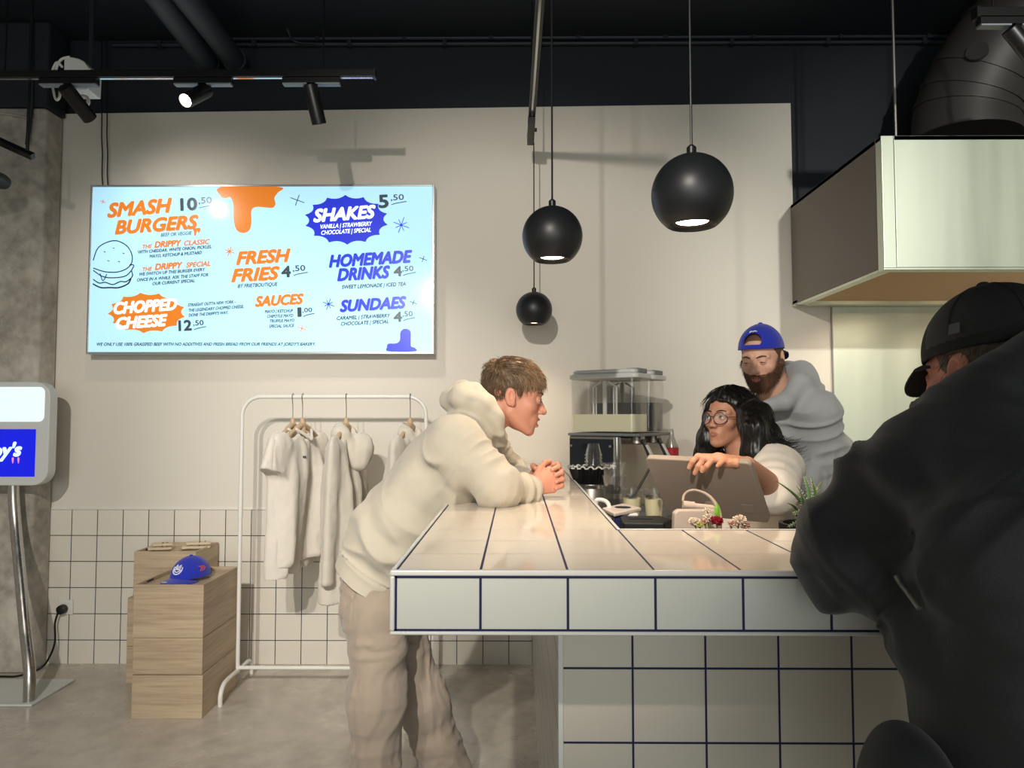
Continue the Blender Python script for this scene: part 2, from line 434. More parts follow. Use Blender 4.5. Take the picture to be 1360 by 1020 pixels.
# low work benches behind the bar
M_bench = mat('grey_laminate', (88, 84, 80), .45)
wb = thing('work_bench', 'grey work bench behind the bar carrying cups and drink dispenser', 'bench', (.6, 3, 0))
obj('bench_top', MB().box((XI+.005, YB+.34, .86), (.92, YW-.02, .9)), M_steeldark, wb, bevel=.003)
obj('cabinet', MB().box((XI+.005, YB+.4, 0), (.88, YW-.02, .86)), M_bench, wb)
wb2 = thing('work_bench', 'grey work bench under the tilted touch screen', 'bench', (1.3, 1.9, 0))
obj('bench_top', MB().box((XI+.005, YB+.002, .86), (XE, YB+.33, .9)), M_steeldark, wb2, bevel=.003)
obj('cabinet', MB().box((XI+.005, YB+.002, 0), (XE, YB+.31, .86)), M_bench, wb2)

# steel splash back and extractor hood
sx0 = at(1105, 402, YW-.01)[0]
zhb = at(1185, 355, 3.138)[2]-.014
sp = thing('steel_splashback', 'brushed steel sheet on the wall under the extractor hood', 'splashback', (2.6, YW, 0))
obj('sheet', MB().box((sx0, YW-.012, .2), (3.55, YW-.001, zhb)), M_steel, sp)
obj('sheet_edge', MB().box((sx0-.006, YW-.016, .2), (sx0, YW-.001, zhb)), M_steeldark, sp)
zt, zb = at(1185, 180, 3.138)[2], at(1185, 355, 3.138)[2]
hx, hy = at(1170, 200, 3.138)[0], 3.138
hc = at(1187, 200, 3.138)[0]
hood = thing('extractor_hood', 'large brushed steel extractor hood over the kitchen', 'hood', (2.6, 3.7, zb))
obj('front_panel', MB().box((hc+.002, hy, zb), (3.55, hy+.02, zt)), M_steel, hood, bevel=.002)
obj('corner_post', MB().box((hx, hy-.002, zb-.004), (hc, hy+.05, zt)), M_steel, hood, bevel=.003)
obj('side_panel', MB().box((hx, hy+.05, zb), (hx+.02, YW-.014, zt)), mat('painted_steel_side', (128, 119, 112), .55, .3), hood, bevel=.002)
obj('top_panel', MB().box((hx, hy, zt-.02), (3.55, YW-.014, zt-.002)), M_steeldark, hood)
rim = MB().box((hx, hy, zb-.012), (3.55, hy+.05, zb)).box((hx, hy+.05, zb-.012), (hx+.05, YW-.06, zb)).box((hx, YW-.09, zb-.012), (3.55, YW-.014, zb+.02))
obj('lower_rim', rim, M_steel, hood, bevel=.003)
M_warmlitsteel = steel_mat('warm_lit_steel', (196, 170, 146), .38, (3, 3, .4), .05)  # warm light reflected under the hood, put into the steel's colour
obj('baffle', MB().prism([(hy+.05, zb+.0), (hy+.45, zb+.2), (YW-.35, zb+.2), (YW-.09, zb+.01), (YW-.09, zb+.05), (YW-.35, zb+.24), (hy+.45, zb+.24), (hy+.05, zb+.04)], (hx+.03, 0, 0), (0,1,0), (0,0,1), (1.85, 0, 0)), M_warmlitsteel, hood)
M_bulb = mat('warm_bulb', (255, 244, 225), .4, emit=(255, 226, 180), es=14)
for k in range(2):
    p = V3(hx+.45+.62*k, hy+.62, zb+.19)
    obj('hood_light', MB().lathe([(.001, -.02), (.035, -.018), (.04, 0), (.04, .01)], p, 20), M_bulb, hood, label='small round lit hood lamp')
    lamp('hood_light_beam', 'SPOT', p+V3(0,0,-.03), p+V3(0,0,-2), 26, WARM, .04, 130, .6)
rod = at(1190, 180, 3.2)
tag(obj('hanging_rod', MB().tube([V3(rod[0], 3.2, zt), V3(rod[0], 3.2, ZC)], .006, 8), M_steeldark), 'thin steel rod holding the extractor hood from the ceiling', 'rod')
# duct from the hood
dpath = [at(1282, 184, 3.75), at(1284, 150, 3.75), at(1300, 110, 3.72), at(1330, 62, 3.66), at(1378, 12, 3.58), at(1420, -30, 3.5)]
dp = catmull(dpath, 6)
duct = thing('ventilation_duct', 'fat dark ventilation duct bending up from the extractor hood', 'duct', at(1282, 180, 3.75))
M_duct = mat('dark_duct_metal', (62, 60, 60), .5, .3)
obj('duct_tube', MB().tube(dp, .255, 32), M_duct, duct)
rb = MB()
for i in (0, 6, 9, 13, 19, 24):
    d = norm(dp[min(i+1, len(dp)-1)]-dp[i]); rb.tube([dp[i]-d*.012, dp[i]+d*.012], .262, 32)
obj('duct_seam', rb, M_duct, duct)
lid = dp[12]+V3(-.15, -.22, .06)
obj('inspection_lid', MB().tube([lid+V3(.05,.06,-.02), lid], .05, 16), M_duct, duct)
# ---------------------------------------------------------------- text
MENU_Y = 4.10
_fontcurve = bpy.data.curves.new('lettering', 'FONT')
_fontobj = bpy.data.objects.new('lettering', _fontcurve)
def text_mesh(s, shear=0.0, bold=0.0):
    """vertices (x, y) and faces of a flat word"""
    c = _fontcurve
    c.body = s; c.shear = shear; c.offset = bold; c.resolution_u = 3; c.fill_mode = 'FRONT'; c.size = 1.0
    COL.objects.link(_fontobj)
    dg = bpy.context.evaluated_depsgraph_get(); dg.update()
    me = bpy.data.meshes.new_from_object(_fontobj.evaluated_get(dg))
    COL.objects.unlink(_fontobj)
    v = np.array([q.co[:2] for q in me.vertices]).reshape(-1, 2)
    f = [tuple(p.vertices) for p in me.polygons]
    bpy.data.meshes.remove(me)
    return v, f
def put_text(mbx, s, x, y, w, cap, Y, tilt=0, shear=.28, bold=.012, mi=0, dy=.003, jit=0):
    """word with its baseline starting at photo place (x, y), w wide and cap tall there, on the upright plane at Y"""
    v, f = text_mesh(s, shear, 0)
    if not len(v): return
    k = Y / FPX
    v = v - [v[:, 0].min(), 0]
    br = bold*cap*k/.70*1.25     # heavier strokes: the same word laid down in a small ring of shifts
    v = v * [(w*k-2*br)/max(1e-6, v[:, 0].max()), (cap*k-2*br)/.70] + br
    if bold > .003:
        n = 8 if bold > .015 else 4; L0 = len(v)
        f = [tuple(i+q*L0 for i in p) for q in range(n) for p in f]
        v = np.concatenate([v+br*np.array([math.cos(6.2832*q/n+.39), math.sin(6.2832*q/n+.39)]) for q in range(n)])
    lay = np.repeat(np.arange(len(v)//L0), L0)*.00012 if bold > .003 else np.zeros(len(v))
    a = math.radians(tilt); R = np.array([[math.cos(a), -math.sin(a)], [math.sin(a), math.cos(a)]])
    v = v @ R.T
    o = at(x, y, Y)
    mbx.add([(o[0]+p[0], Y-dy-q, o[2]+p[1]) for p, q in zip(v, lay)], f, mi)
def px_poly(mbx, pts, Y, mi=0, dy=.002):
    q = [at(x, y, Y) for x, y in pts]
    # keep the outline counter-clockwise as seen from the room
    ar = sum(q[i][0]*q[(i+1) % len(q)][2]-q[(i+1) % len(q)][0]*q[i][2] for i in range(len(q)))
    if ar < 0: q = q[::-1]
    mbx.add([(p[0], Y-dy, p[2]) for p in q], [tuple(range(len(q)))], mi)
def px_line(mbx, pts, wpx, Y, mi=0, dy=.002):
    pts = [np.array(p, float) for p in pts]
    L_, R_ = [], []
    for i, p in enumerate(pts):
        t = norm(pts[min(i+1, len(pts)-1)] - pts[max(i-1, 0)]); n = np.array([-t[1], t[0]])
        ww = wpx*.5
        L_.append(p+n*ww); R_.append(p-n*ww)
    for i in range(len(pts)-1):
        px_poly(mbx, [L_[i], L_[i+1], R_[i+1], R_[i]], Y, mi, dy)

# ---------------------------------------------------------------- lit menu board
def glow(name, rgb, es, rough=.25):
    return mat(name, rgb, rough, emit=rgb, es=es)
M_mface = glow('lit_menu_face', (178, 226, 250), .62, .10)
M_mor = glow('menu_orange', (226, 128, 42), .42); M_mblue = glow('menu_blue', (44, 58, 214), .45)
M_mgrey = glow('menu_grey', (66, 78, 88), .3); M_mink = glow('menu_ink', (30, 44, 60), .25); M_mwhite = glow('menu_white', (232, 244, 252), .8)
MM = [M_mor, M_mblue, M_mgrey, M_mink, M_mwhite]
OR, BL, GR, IN, WH = range(5)
a, b = at(121, 246, MENU_Y), at(576, 470, MENU_Y)
bx0_, bx1_, bz0_, bz1_ = a[0], b[0], b[2], a[2]
board = thing('menu_board', 'large lit pale blue menu board with orange and blue lettering on white wall', 'sign', ((bx0_+bx1_)/2, YW-.01, bz0_))
fw = .012
fr = MB()
fr.box((bx0_, MENU_Y-.006, bz0_), (bx0_+fw, YW-.004, bz1_)).box((bx1_-fw, MENU_Y-.006, bz0_), (bx1_, YW-.004, bz1_))
fr.box((bx0_+fw, MENU_Y-.006, bz0_), (bx1_-fw, YW-.004, bz0_+fw)).box((bx0_+fw, MENU_Y-.006, bz1_-fw), (bx1_-fw, YW-.004, bz1_))
obj('frame', fr, mat('silver_frame', (200, 202, 204), .3, .8), board, bevel=.002)
obj('lit_face', MB().box((bx0_+fw, MENU_Y, bz0_+fw), (bx1_-fw, MENU_Y+.02, bz1_-fw)), M_mface, board)
def price(mbx, big, small, x, y, w, cap, xs, ys, ws, cs, tilt=3):
    put_text(mbx, big, x, y, w, cap, MENU_Y, tilt, 0, .028, GR, .004)
    put_text(mbx, small, xs, ys, ws, cs, MENU_Y, tilt, .0, .012, GR, .004)
    px_line(mbx, [(xs+1, ys+5.5), (xs+ws*.4, ys+3.6), (xs+ws+3, ys+1.2)], 1.0, MENU_Y, GR, .004)
def T(mbx, s, x, y, w, cap, mi, tilt=4, bold=.012): put_text(mbx, s, x, y, w, cap, MENU_Y, tilt, .28, bold, mi, .004)
def spark(mbx, x, y, r, n, mi):
    for i in range(n):
        t = math.pi*i/n + .35; c = 1 if i % 2 == 0 else .75
        px_line(mbx, [(x-r*c*math.cos(t), y-r*c*math.sin(t)), (x+r*c*math.cos(t), y+r*c*math.sin(t))], .9, MENU_Y, mi, .003)
    if n > 2: px_poly(mbx, [(x+1.8*math.cos(q), y+1.8*math.sin(q)) for q in np.linspace(0, 6.28, 9)[:-1]], MENU_Y, mi, .0035)
def burst(mbx, cx, cy, rx, ry, n, mi, inner=.88, ph=.2):
    pts = []
    for i in range(n):
        t0 = 2*math.pi*i/n + ph; t1 = t0 + 2*math.pi/n
        p0 = np.array((cx+rx*math.cos(t0), cy+ry*math.sin(t0))); p1 = np.array((cx+rx*math.cos(t1), cy+ry*math.sin(t1)))
        m = np.array((cx+rx*inner*math.cos((t0+t1)/2), cy+ry*inner*math.sin((t0+t1)/2)))
        for s in np.linspace(0, 1, 6)[:-1]:
            pts.append((1-s)**2*p0+2*s*(1-s)*(2*m-.5*p0-.5*p1)+s*s*p1)
    px_poly(mbx, pts, MENU_Y, mi, .002)
m = MB()
T(m, 'SMASH', 143, 290, 89, 21, OR, 5, .034); price(m, '10', ',50', 240, 280.5, 23, 18, 264, 271, 18, 9)
T(m, 'BURGERS', 153, 312, 114, 20, OR, 4, .034)
px_poly(m, catmull([(257, 304), (266, 303), (266, 307), (263.5, 309), (262, 306), (260.5, 312), (258.5, 313), (258, 308)], 4, True), MENU_Y, OR, .004)
T(m, 'BEEF OR VEGGIE', 214, 314.5, 42, 4.6, IN, 4, .0)
obj('smash_burgers_lettering', m, MM, board, sharp=None)
m = MB()
T(m, 'THE', 190, 330.5, 13, 5.5, OR, 4, .02); T(m, 'DRIPPY', 205.5, 329.5, 37, 9, OR, 4, .03); T(m, 'CLASSIC', 245, 326.5, 35, 7, OR, 4, .02)
T(m, 'WITH CHEDDAR, WHITE ONION, PICKLES,', 184, 337, 99, 4.4, IN, 4.2, .012); T(m, 'MAYO, KETCHUP & MUSTARD', 199, 342.7, 71, 4.4, IN, 4.2, .012)
obj('classic_burger_lettering', m, MM, board, sharp=None)
m = MB()
T(m, 'THE', 190, 360.5, 13, 5.5, OR, 4, .02); T(m, 'DRIPPY', 206, 359, 38, 9, OR, 4, .03); T(m, 'SPECIAL', 247.5, 355.5, 33, 7, OR, 4, .02)
T(m, 'WE SWITCH UP THIS BURGER EVERY', 185.5, 366.5, 89, 4.4, IN, 4.2, .012); T(m, 'ONCE IN A WHILE. ASK THE STAFF FOR', 182.5, 374, 96, 4.4, IN, 4.2, .012)
T(m, 'OUR CURRENT SPECIAL', 203, 379, 57, 4.4, IN, 4.2, .012)
obj('special_burger_lettering', m, MM, board, sharp=None)
m = MB()
burst(m, 195, 415.5, 52, 27, 13, OR, .88); T(m, 'CHOPPED', 151.5, 418, 86, 17, WH, 4, .034); T(m, 'CHEESE', 154.5, 438, 70, 17, WH, 4, .034)
T(m, 'STRAIGHT OUTTA NEW YORK –', 250, 407.3, 65, 4.2, IN, 4, .012); T(m, 'THE LEGENDARY CHOPPED CHEESE,', 251, 414.2, 74, 4.2, IN, 4, .012)
T(m, "DONE THE DRIPPY'S WAY.", 251, 420.8, 53, 4.2, IN, 4, .012)
price(m, '12', ',50', 237.5, 440, 18, 15, 257, 432.5, 14, 7)
obj('chopped_cheese_lettering', m, MM, board, sharp=None)
m = MB()
T(m, "WE ONLY USE 100% GRASSFED BEEF WITH NO ADDITIVES AND FRESH BREAD FROM OUR FRIENDS AT JORDY'S BAKERY.", 129, 459.3, 293, 4.4, IN, 0, .012)
obj('footer_lettering', m, MM, board, sharp=None)
m = MB()
T(m, 'FRESH', 314, 352.5, 74, 19, OR, 3.5, .034); T(m, 'FRIES', 307.5, 375.5, 66, 19, OR, 3.5, .034); price(m, '4', ',50', 374, 369, 13, 16, 389, 360.5, 17, 8)
T(m, 'BY FRIETBOUTIQUE', 316, 382.5, 54, 5, IN, 3, .01)
obj('fries_lettering', m, MM, board, sharp=None)
m = MB()
T(m, 'SAUCES', 339, 408, 66, 15, OR, 3.5, .034)
for s, x, y, w in (('MAYO | KETCHUP', 352, 416, 38), ('CHIPOTLE MAYO', 355, 422.3, 35), ('TRUFFLE MAYO', 358.5, 428.6, 33), ('SPECIAL SAUCE', 357.5, 435.5, 34)): T(m, s, x, y, w, 4.2, IN, 2, .012)
price(m, '1', ',00', 395.5, 421, 5.5, 13, 402, 415, 13, 6)
obj('sauces_lettering', m, MM, board, sharp=None)
m = MB()
burst(m, 460, 292, 56, 33, 14, BL, .88); T(m, 'SHAKES', 416.5, 296, 85, 19, WH, 4, .034)
T(m, 'VANILLA | STRAWBERRY', 426, 304.2, 70, 6, WH, 3.5, .018); T(m, 'CHOCOLATE | SPECIAL', 427, 312.3, 67, 6, WH, 3.5, .018)
price(m, '5', ',50', 503, 277, 14, 19, 519, 266.5, 18, 8)
obj('shakes_lettering', m, MM, board, sharp=None)
m = MB()
T(m, 'HOMEMADE', 437, 356, 113, 18, BL, 3.5, .034); T(m, 'DRINKS', 448, 374, 72, 18, BL, 3.5, .034); price(m, '4', ',50', 523, 367.5, 11.5, 14, 534.5, 360.5, 15, 7)
T(m, 'SWEET LEMONADE | ICED TEA', 454, 384, 86, 5.2, IN, 3, .015)
obj('homemade_drinks_lettering', m, MM, board, sharp=None)
m = MB()
T(m, 'SUNDAES', 451.5, 415, 90, 17, BL, 3.5, .034); T(m, 'CARAMEL | STRAWBERRY', 447.5, 425.3, 72, 5.2, IN, 3, .015); T(m, 'CHOCOLATE | SPECIAL', 453, 432.7, 64, 5.2, IN, 3, .015)
price(m, '4', ',50', 523, 428, 11.5, 14, 534.5, 420.5, 14, 7)
obj('sundaes_lettering', m, MM, board, sharp=None)
m = MB()
px_poly(m, catmull([(294, 248.5), (293, 260), (299, 263.5), (306, 262), (310, 272), (310.5, 292), (314, 305), (322, 309.5), (331, 306), (334, 295), (334, 280), (340, 275), (352, 275.5), (362, 276), (366, 271), (364.5, 263), (369, 256), (371.5, 248.5)], 5, True), MENU_Y, OR)
obj('orange_drip', m, MM, board, sharp=None)
m = MB()
px_poly(m, catmull([(516, 466.6), (514, 461), (516, 456.5), (526, 456), (531, 452), (532, 441), (538, 436.6), (545, 440), (545.5, 452), (546, 460), (551, 462), (551, 466.6)], 5, True), MENU_Y, BL)
obj('blue_drip', m, MM, board, sharp=None)
for a_ in ((137, 268, 4, 2, OR), (395, 266, 10, 2, IN), (533, 299, 11, 4, BL), (305, 334, 7, 4, OR), (436.5, 404, 8, 4, BL), (562, 344, 5.5, 2, IN), (549, 402, 5, 2, IN), (401, 436, 6, 2, OR)):
    m = MB(); spark(m, *a_); obj('star_mark', m, MM, board, sharp=None)
# line drawing of a plain burger
m = MB(); px_line(m, catmull([(124, 346), (130, 330), (142, 322), (156, 320), (170, 328), (176, 342), (172, 354), (158, 361), (140, 361), (124, 356)], 5), 1.3, MENU_Y, IN); obj('bun_line', m, MM, board, sharp=None)
m = MB(); px_line(m, catmull([(124, 359), (136, 367), (150, 369), (168, 366), (178, 353), (172, 352)], 5), 1.3, MENU_Y, IN); obj('lettuce_line', m, MM, board, sharp=None)
m = MB(); px_line(m, catmull([(133, 363), (137, 373), (142, 364)], 4), 1.1, MENU_Y, IN); obj('cheese_line', m, MM, board, sharp=None)
m = MB(); px_line(m, catmull([(124, 371), (132, 376), (140, 375), (150, 378), (160, 374), (168, 374), (176, 367), (175, 360)], 5), 1.4, MENU_Y, IN); obj('patty_line', m, MM, board, sharp=None)
m = MB(); px_line(m, catmull([(123.5, 377), (134, 382), (146, 382), (158, 382), (170, 377), (174, 370)], 5), 1.8, MENU_Y, IN); obj('lower_bun_line', m, MM, board, sharp=None)
for x, y in ((138, 334), (150, 329), (163, 336), (157, 347), (143, 346)):
    m = MB(); px_line(m, [(x, y), (x+2.5, y+1)], 1.0, MENU_Y, IN); obj('seed_line', m, MM, board, sharp=None)
for x, lb in ((135, 'black hanging wire running up from the menu board, the outer one'), (142, 'black hanging wire running up from the menu board, the inner one')):
    p = [at(x+dx, y, YW-.03) for dx, y in ((0, 40), (.3, 150), (0, 180), (1, 205), (.5, 230), (1.5, 247))]
    tag(obj('hanging_wire', MB().tube(catmull(p, 5), .0035, 6), M_black), lb, 'wire', 'wires of the menu board')

# ---------------------------------------------------------------- track lights
def track(name, a, b, label, cat='track'):
    """lighting rail from a to b"""
    t = thing(name, label, cat, (np.array(a)+np.array(b))/2)
    a, b = np.array(a, float), np.array(b, float); d = norm(b-a); s = norm(np.cross(d, (0,0,1)))
    R = np.stack([d, s, V3(0,0,1)], 1); Ln = np.linalg.norm(b-a)
    obj('rail', MB().box((0, -.018, -.0), (Ln, .018, .034), 0, R, a), M_black, t, bevel=.002)
    obj('conductor', MB().box((.01, -.005, -.002), (Ln-.004, .005, .0), 0, R, a), M_chrome, t, label='bright metal conductor strip')
    for q in (.12, .88): obj('suspension_rod', MB().tube([a+d*Ln*q+V3(0,0,.03), V3((a+d*Ln*q)[0], (a+d*Ln*q)[1], ZC)], .004, 6), M_black, t)
    obj('end_cap', MB().box((Ln, -.019, -.004), (Ln+.012, .019, .036), 0, R, a), M_black, t)
    return t
ty = 3.24
a, b = at(-60, 105, ty), at(496, 107, ty); b[2] = a[2]; tz1 = a[2]
track('lighting_track', a, b, 'long black lighting rail in front of the wall above the menu')
M_lampface = mat('lit_lamp_face', (255, 246, 230), .3, emit=(255, 240, 214), es=30)
M_lampoff = mat('dark_lamp_face', (50, 50, 50), .3)
M_adapter = mat('grey_adapter', (130, 136, 142), .45)
def spotlight(base, aim, label, lit, L_=.175, r=.034, adapter=.27, dirx=(1,0,0), grp='black track spotlights'):
    t = thing('track_spotlight', label, 'spotlight', base, grp)
    dx = norm(dirx); dy = norm(np.cross((0,0,1), dx)); R = np.stack([dx, dy, V3(0,0,1)], 1)
    obj('adapter', MB().box((-adapter/2, -.017, -.03), (adapter/2, .017, -.002), 0, R, base), M_black, t, bevel=.003)
    for s in (-1, 1):
        obj('adapter_cover', MB().box((min(s*.02, s*adapter/2*.98), -.016, -.036), (max(s*.02, s*adapter/2*.98), .016, -.03), 0, R, base), M_adapter, t, label='grey adapter cover')
    obj('stem', MB().tube([base+V3(0,0,-.028), base+V3(0,0,-.065)], .008, 10), M_black, t)
    d = norm(aim); p = base+V3(0,0,-.065)
    q0 = p - d*.03; q1 = q0 + d*L_
    x = norm(np.cross(d, (0,1,.3))); y = np.cross(d, x); Rl = np.stack([x, y, d], 1)
    obj('lamp_body', MB().lathe([(.001, 0), (r*.96, 0), (r, .004), (r, L_), (r*.86, L_), (r*.82, L_-.02), (.001, L_-.022)], q0, 28, 0, Rl), M_black, t)
    obj('lamp_lens', MB().lathe([(.001, L_-.016), (r*.8, L_-.016), (r*.8, L_-.012), (.001, L_-.009)], q0, 28, 0, Rl), M_lampface if lit else M_lampoff, t)
    return q1, d
q, d = spotlight(at(92, 113, ty)*[1,1,0]+V3(0,0,tz1), norm((.06, .26, -.16)), 'black track spotlight beside the concrete column, pointing at the wall', False)
lamp('track_spot_beam', 'SPOT', q+d*.01, q+d, 14, NEUT, .03, 110, .9)
q, d = spotlight(at(270, 115, ty)*[1,1,0]+V3(0,0,tz1), norm((-.06, -.20, -.17)), 'lit track spotlight shining into the room above the menu board', True)
lamp('track_spot_beam', 'SPOT', q+d*.01, q+d, 20, NEUT, .03, 80, .8)
q, d = spotlight(at(414, 113, ty)*[1,1,0]+V3(0,0,tz1), norm((.055, .14, -.33)), 'black track spotlight near the free end of the rail over the menu', False)
lamp('track_spot_beam', 'SPOT', q+d*.01, q+d, 25, NEUT, .03, 80, .9)
zt2 = at(704, 187, 3.95)[2]
track('lighting_track', V3(.097, 1.4, zt2), V3(.0745, 3.93, zt2), 'black lighting rail running along above the long arm of the bar')
o = thing('rail_connector', 'black feed connector at the end of the rail over the bar', 'connector', (.0745, 3.9, zt2-.03))
obj('connector_body', MB().box((.056, 3.62, zt2-.035), (.094, 3.93, zt2-.002)), M_black, o, bevel=.003)
obj('connector_knob', MB().tube([(.094, 3.75, zt2-.02), (.106, 3.75, zt2-.02)], .01, 10), M_black, o)
zt3 = at(1300, 24, 2.6)[2]
track('lighting_track', at(1470, 18, 2.6)*[1,1,0]+V3(0,0,zt3), at(1298, 18, 2.6)*[1,1,0]+V3(0,0,zt3), 'short visible black rail in front of the ventilation duct')
q, d = spotlight(at(1347, 28, 2.6)*[1,1,0]+V3(0,0,zt3), norm((.12, .02, -.13)), 'black track spotlight in front of the ventilation duct', False, r=.03)
lamp('track_spot_beam', 'SPOT', q+d*.01, q+d, 25, NEUT, .03, 70, .8)
# black arm and round speaker at the frame's edge
p, q = at(-40, 170, 3.5), at(44, 208, 3.5)
tag(obj('wall_bracket', MB().tube([p, q], .022, 4).tube([q-V3(.03,0,-.01), V3(q[0]-.03, q[1], ZC)], .009, 8), M_black, bevel=.003), 'black metal arm in front of the upper concrete column', 'bracket')
p = at(0, 240, 3.7)
sp_ = thing('wall_speaker', 'small round black speaker on the concrete column', 'speaker', p)
obj('speaker_body', MB().lathe([(.001, -.03), (.036, -.03), (.042, -.01), (.042, .325)], p, 24, 0, np.array([[1,0,0],[0,0,1],[0,-1,0]]).T), M_black, sp_)
obj('speaker_ring', MB().lathe([(.028, -.034), (.036, -.034), (.036, -.03), (.028, -.03)], p, 24, 0, np.array([[1,0,0],[0,0,1],[0,-1,0]]).T), M_blackmatt, sp_)
# white cable box above the rail
p = at(102, 118, 3.45); k = 3.45/FPX
cb = thing('cable_box', 'white half round box with looped cable above the lighting rail', 'box', p)
poly = catmull([(-19, 0), (14, 0), (14.5, 10), (14, 34), (8, 40), (-6, 45), (-19, 44)], 4, True)
poly = [(-19,0), (14,0), (14.5,30), (8,39), (0,43), (-10,45), (-19,44)]
obj('box_body', MB().prism([(x*k, y*k) for x, y in poly], p, (1,0,0), (0,0,1), (0,.12,0)), M_white, cb, bevel=.006)
pts = [p+V3(x*k, -.005, y*k) for x, y in ((-10,44), (-22,40), (-28,26), (-24,6), (-22,-10), (-26,-16), (-30,-8), (-34,18), (-28,36), (-20,30))]
obj('cable_loop', MB().tube(catmull(pts, 6), .006, 8), M_white, cb)
pts = [p+V3(x*k, .02, y*k) for x, y in ((-8,-10), (8,-8), (13,-16), (6,-26), (-4,-24), (2,-15), (10,-20), (4,-28), (-6,-20))]
obj('hanging_bracket', MB().box(p+V3(-.01,.1,.1), p+V3(.01,.115,ZC-p[2])), M_darkpipe, cb, label='thin dark bracket up to the ceiling')
obj('cable_bundle', MB().tube(catmull(pts, 6), .009, 8), M_white, cb)

# ---------------------------------------------------------------- globe pendants
M_pend = mat('black_satin_metal', (26, 28, 31), .42)
M_pin = mat('pendant_inside', (60, 56, 52), .4)
M_lens = mat('pendant_lens', (255, 246, 232), .3, emit=(255, 232, 200), es=9)
def pendant(px, py, rpx, Rm, label, power, topz):
    Y = Rm*FPX/rpx
    c = at(px, py, Y)
    t = thing('pendant_lamp', label, 'pendant lamp', c, 'black globe pendants over the bar')
    zc = -math.sqrt(1-.62**2)
    prof = [(math.sin(a)*Rm, -math.cos(a)*Rm) for a in np.linspace(math.asin(.62), math.pi-.12, 28)]
    o = prof[0]
    inner = [(o[0]*.62, o[1]+.028), (o[0]*.80, o[1]+.012), (o[0]*.86, o[1]+.004), (o[0]*.95, o[1]-.002)]
    obj('globe_shade', MB().lathe(inner+prof, c, 48), M_pend, t)
    obj('reflector_ring', MB().lathe([(o[0]*.64, o[1]+.010), (o[0]*.80, o[1]+.006), (o[0]*.82, o[1]+.012), (o[0]*.6, o[1]+.02)], c, 40), M_pin, t)
    obj('lens', MB().lathe([(.001, o[1]+.009), (o[0]*.66, o[1]+.010), (o[0]*.66, o[1]+.02), (.001, o[1]+.021)], c, 40), M_lens, t, label='glowing round lens')
    obj('cord_grip', MB().lathe([(.0, Rm*.985), (.012, Rm*.985), (.012, Rm+.018), (.006, Rm+.024), (.001, Rm+.024)], c, 20), M_black, t)
    obj('cord', MB().tube([c+V3(0,0,Rm+.02), V3(c[0], c[1], topz)], .0032, 8), M_black, t)
    lamp('pendant_beam', 'SPOT', c+V3(0,0,o[1]-.004), c+V3(0,0,-3), power, WARM, .045, 118, .75)
pendant(919, 258, 54, .10, 'black globe pendant nearest the front of the bar, the largest in view', 20, ZC)
pendant(733.5, 314, 40.5, .10, 'black globe pendant at the middle of the row over the long bar arm', 20, ZC)
pendant(709.3, 411.5, 24.2, .10, 'smallest looking black globe pendant, farthest along the bar near the wall', 9, zt2-.03)

# ---------------------------------------------------------------- oak crates
def crate(label, x0, x1, y0, y1, z0, z1, open_=False, fill=.0):
    t = thing('wooden_crate', label, 'crate', ((x0+x1)/2, (y0+y1)/2, z0), 'stacked oak crates')
    w = .012
    if open_:
        obj('front_board', MB().box((x0, y0, z0), (x1, y0+w, z1)), M_wood, t, bevel=.0015)
        obj('rear_board', MB().box((x0, y1-w, z0), (x1, y1, z1)), M_wood, t, bevel=.0015)
        obj('side_board', MB().box((x0, y0+w, z0), (x0+w, y1-w, z1)), M_wood, t, bevel=.0015)
        obj('side_board', MB().box((x1-w, y0+w, z0), (x1, y1-w, z1)), M_wood, t, bevel=.0015)
        obj('inset_lid', MB().box((x0+w, y0+w, z1-.06), (x1-w, y1-w, z1-.018)), M_wood, t)
        obj('grip_hole', MB().box((x0+w, y0+.1, z1-.012), (x0+w+.001, y0+.16, z1-.004)), M_black, t)
    else:
        obj('front_board', MB().box((x0, y0, z0), (x1, y0+w, z1)), M_wood, t, bevel=.0015)
        obj('box_body', MB().box((x0+.0005, y0+w, z0), (x1-.0005, y1, z1)), M_wood, t, bevel=.0015)
YC = 3.44
c0 = at(174, 943, YC)[0]; c1 = at(267.5, 943, YC)[0]
g = .0025
z1_ = at(200, 847, YC)[2]; z2_ = at(200, 776.5, YC)[2]
crate('lowest pale oak crate of the front stack, on the concrete floor', c0+.001, c1+.003, YC, 3.85, 0, .205-g)
crate('middle pale oak crate of the front stack, under the crate with the cap', c0+.001, c1-.002, YC+.003, 3.85, .205, z1_-g)
crate('top pale oak crate of the front stack carrying the blue cap', c0, c1, YC-.002, 3.86, z1_, z2_, True)
YR = 3.875
d0 = at(178, 733, YR)[0]; d1 = d0 + (c1-c0)
zr = at(178, 732.5, YR)[2]
crate('lowest pale oak crate of the rear stack against the tiled wall', d0-.03, d1-.02, YR+.005, YW-.06, 0, .2-g)
crate('middle pale oak crate of the rear stack against the tiled wall', d0-.03, d1+.01, YR+.003, YW-.05, .2, .46-g)
crate('top pale oak crate of the rear stack carrying folded socks', d0, d1, YR, YW-.035, .46, zr, True)
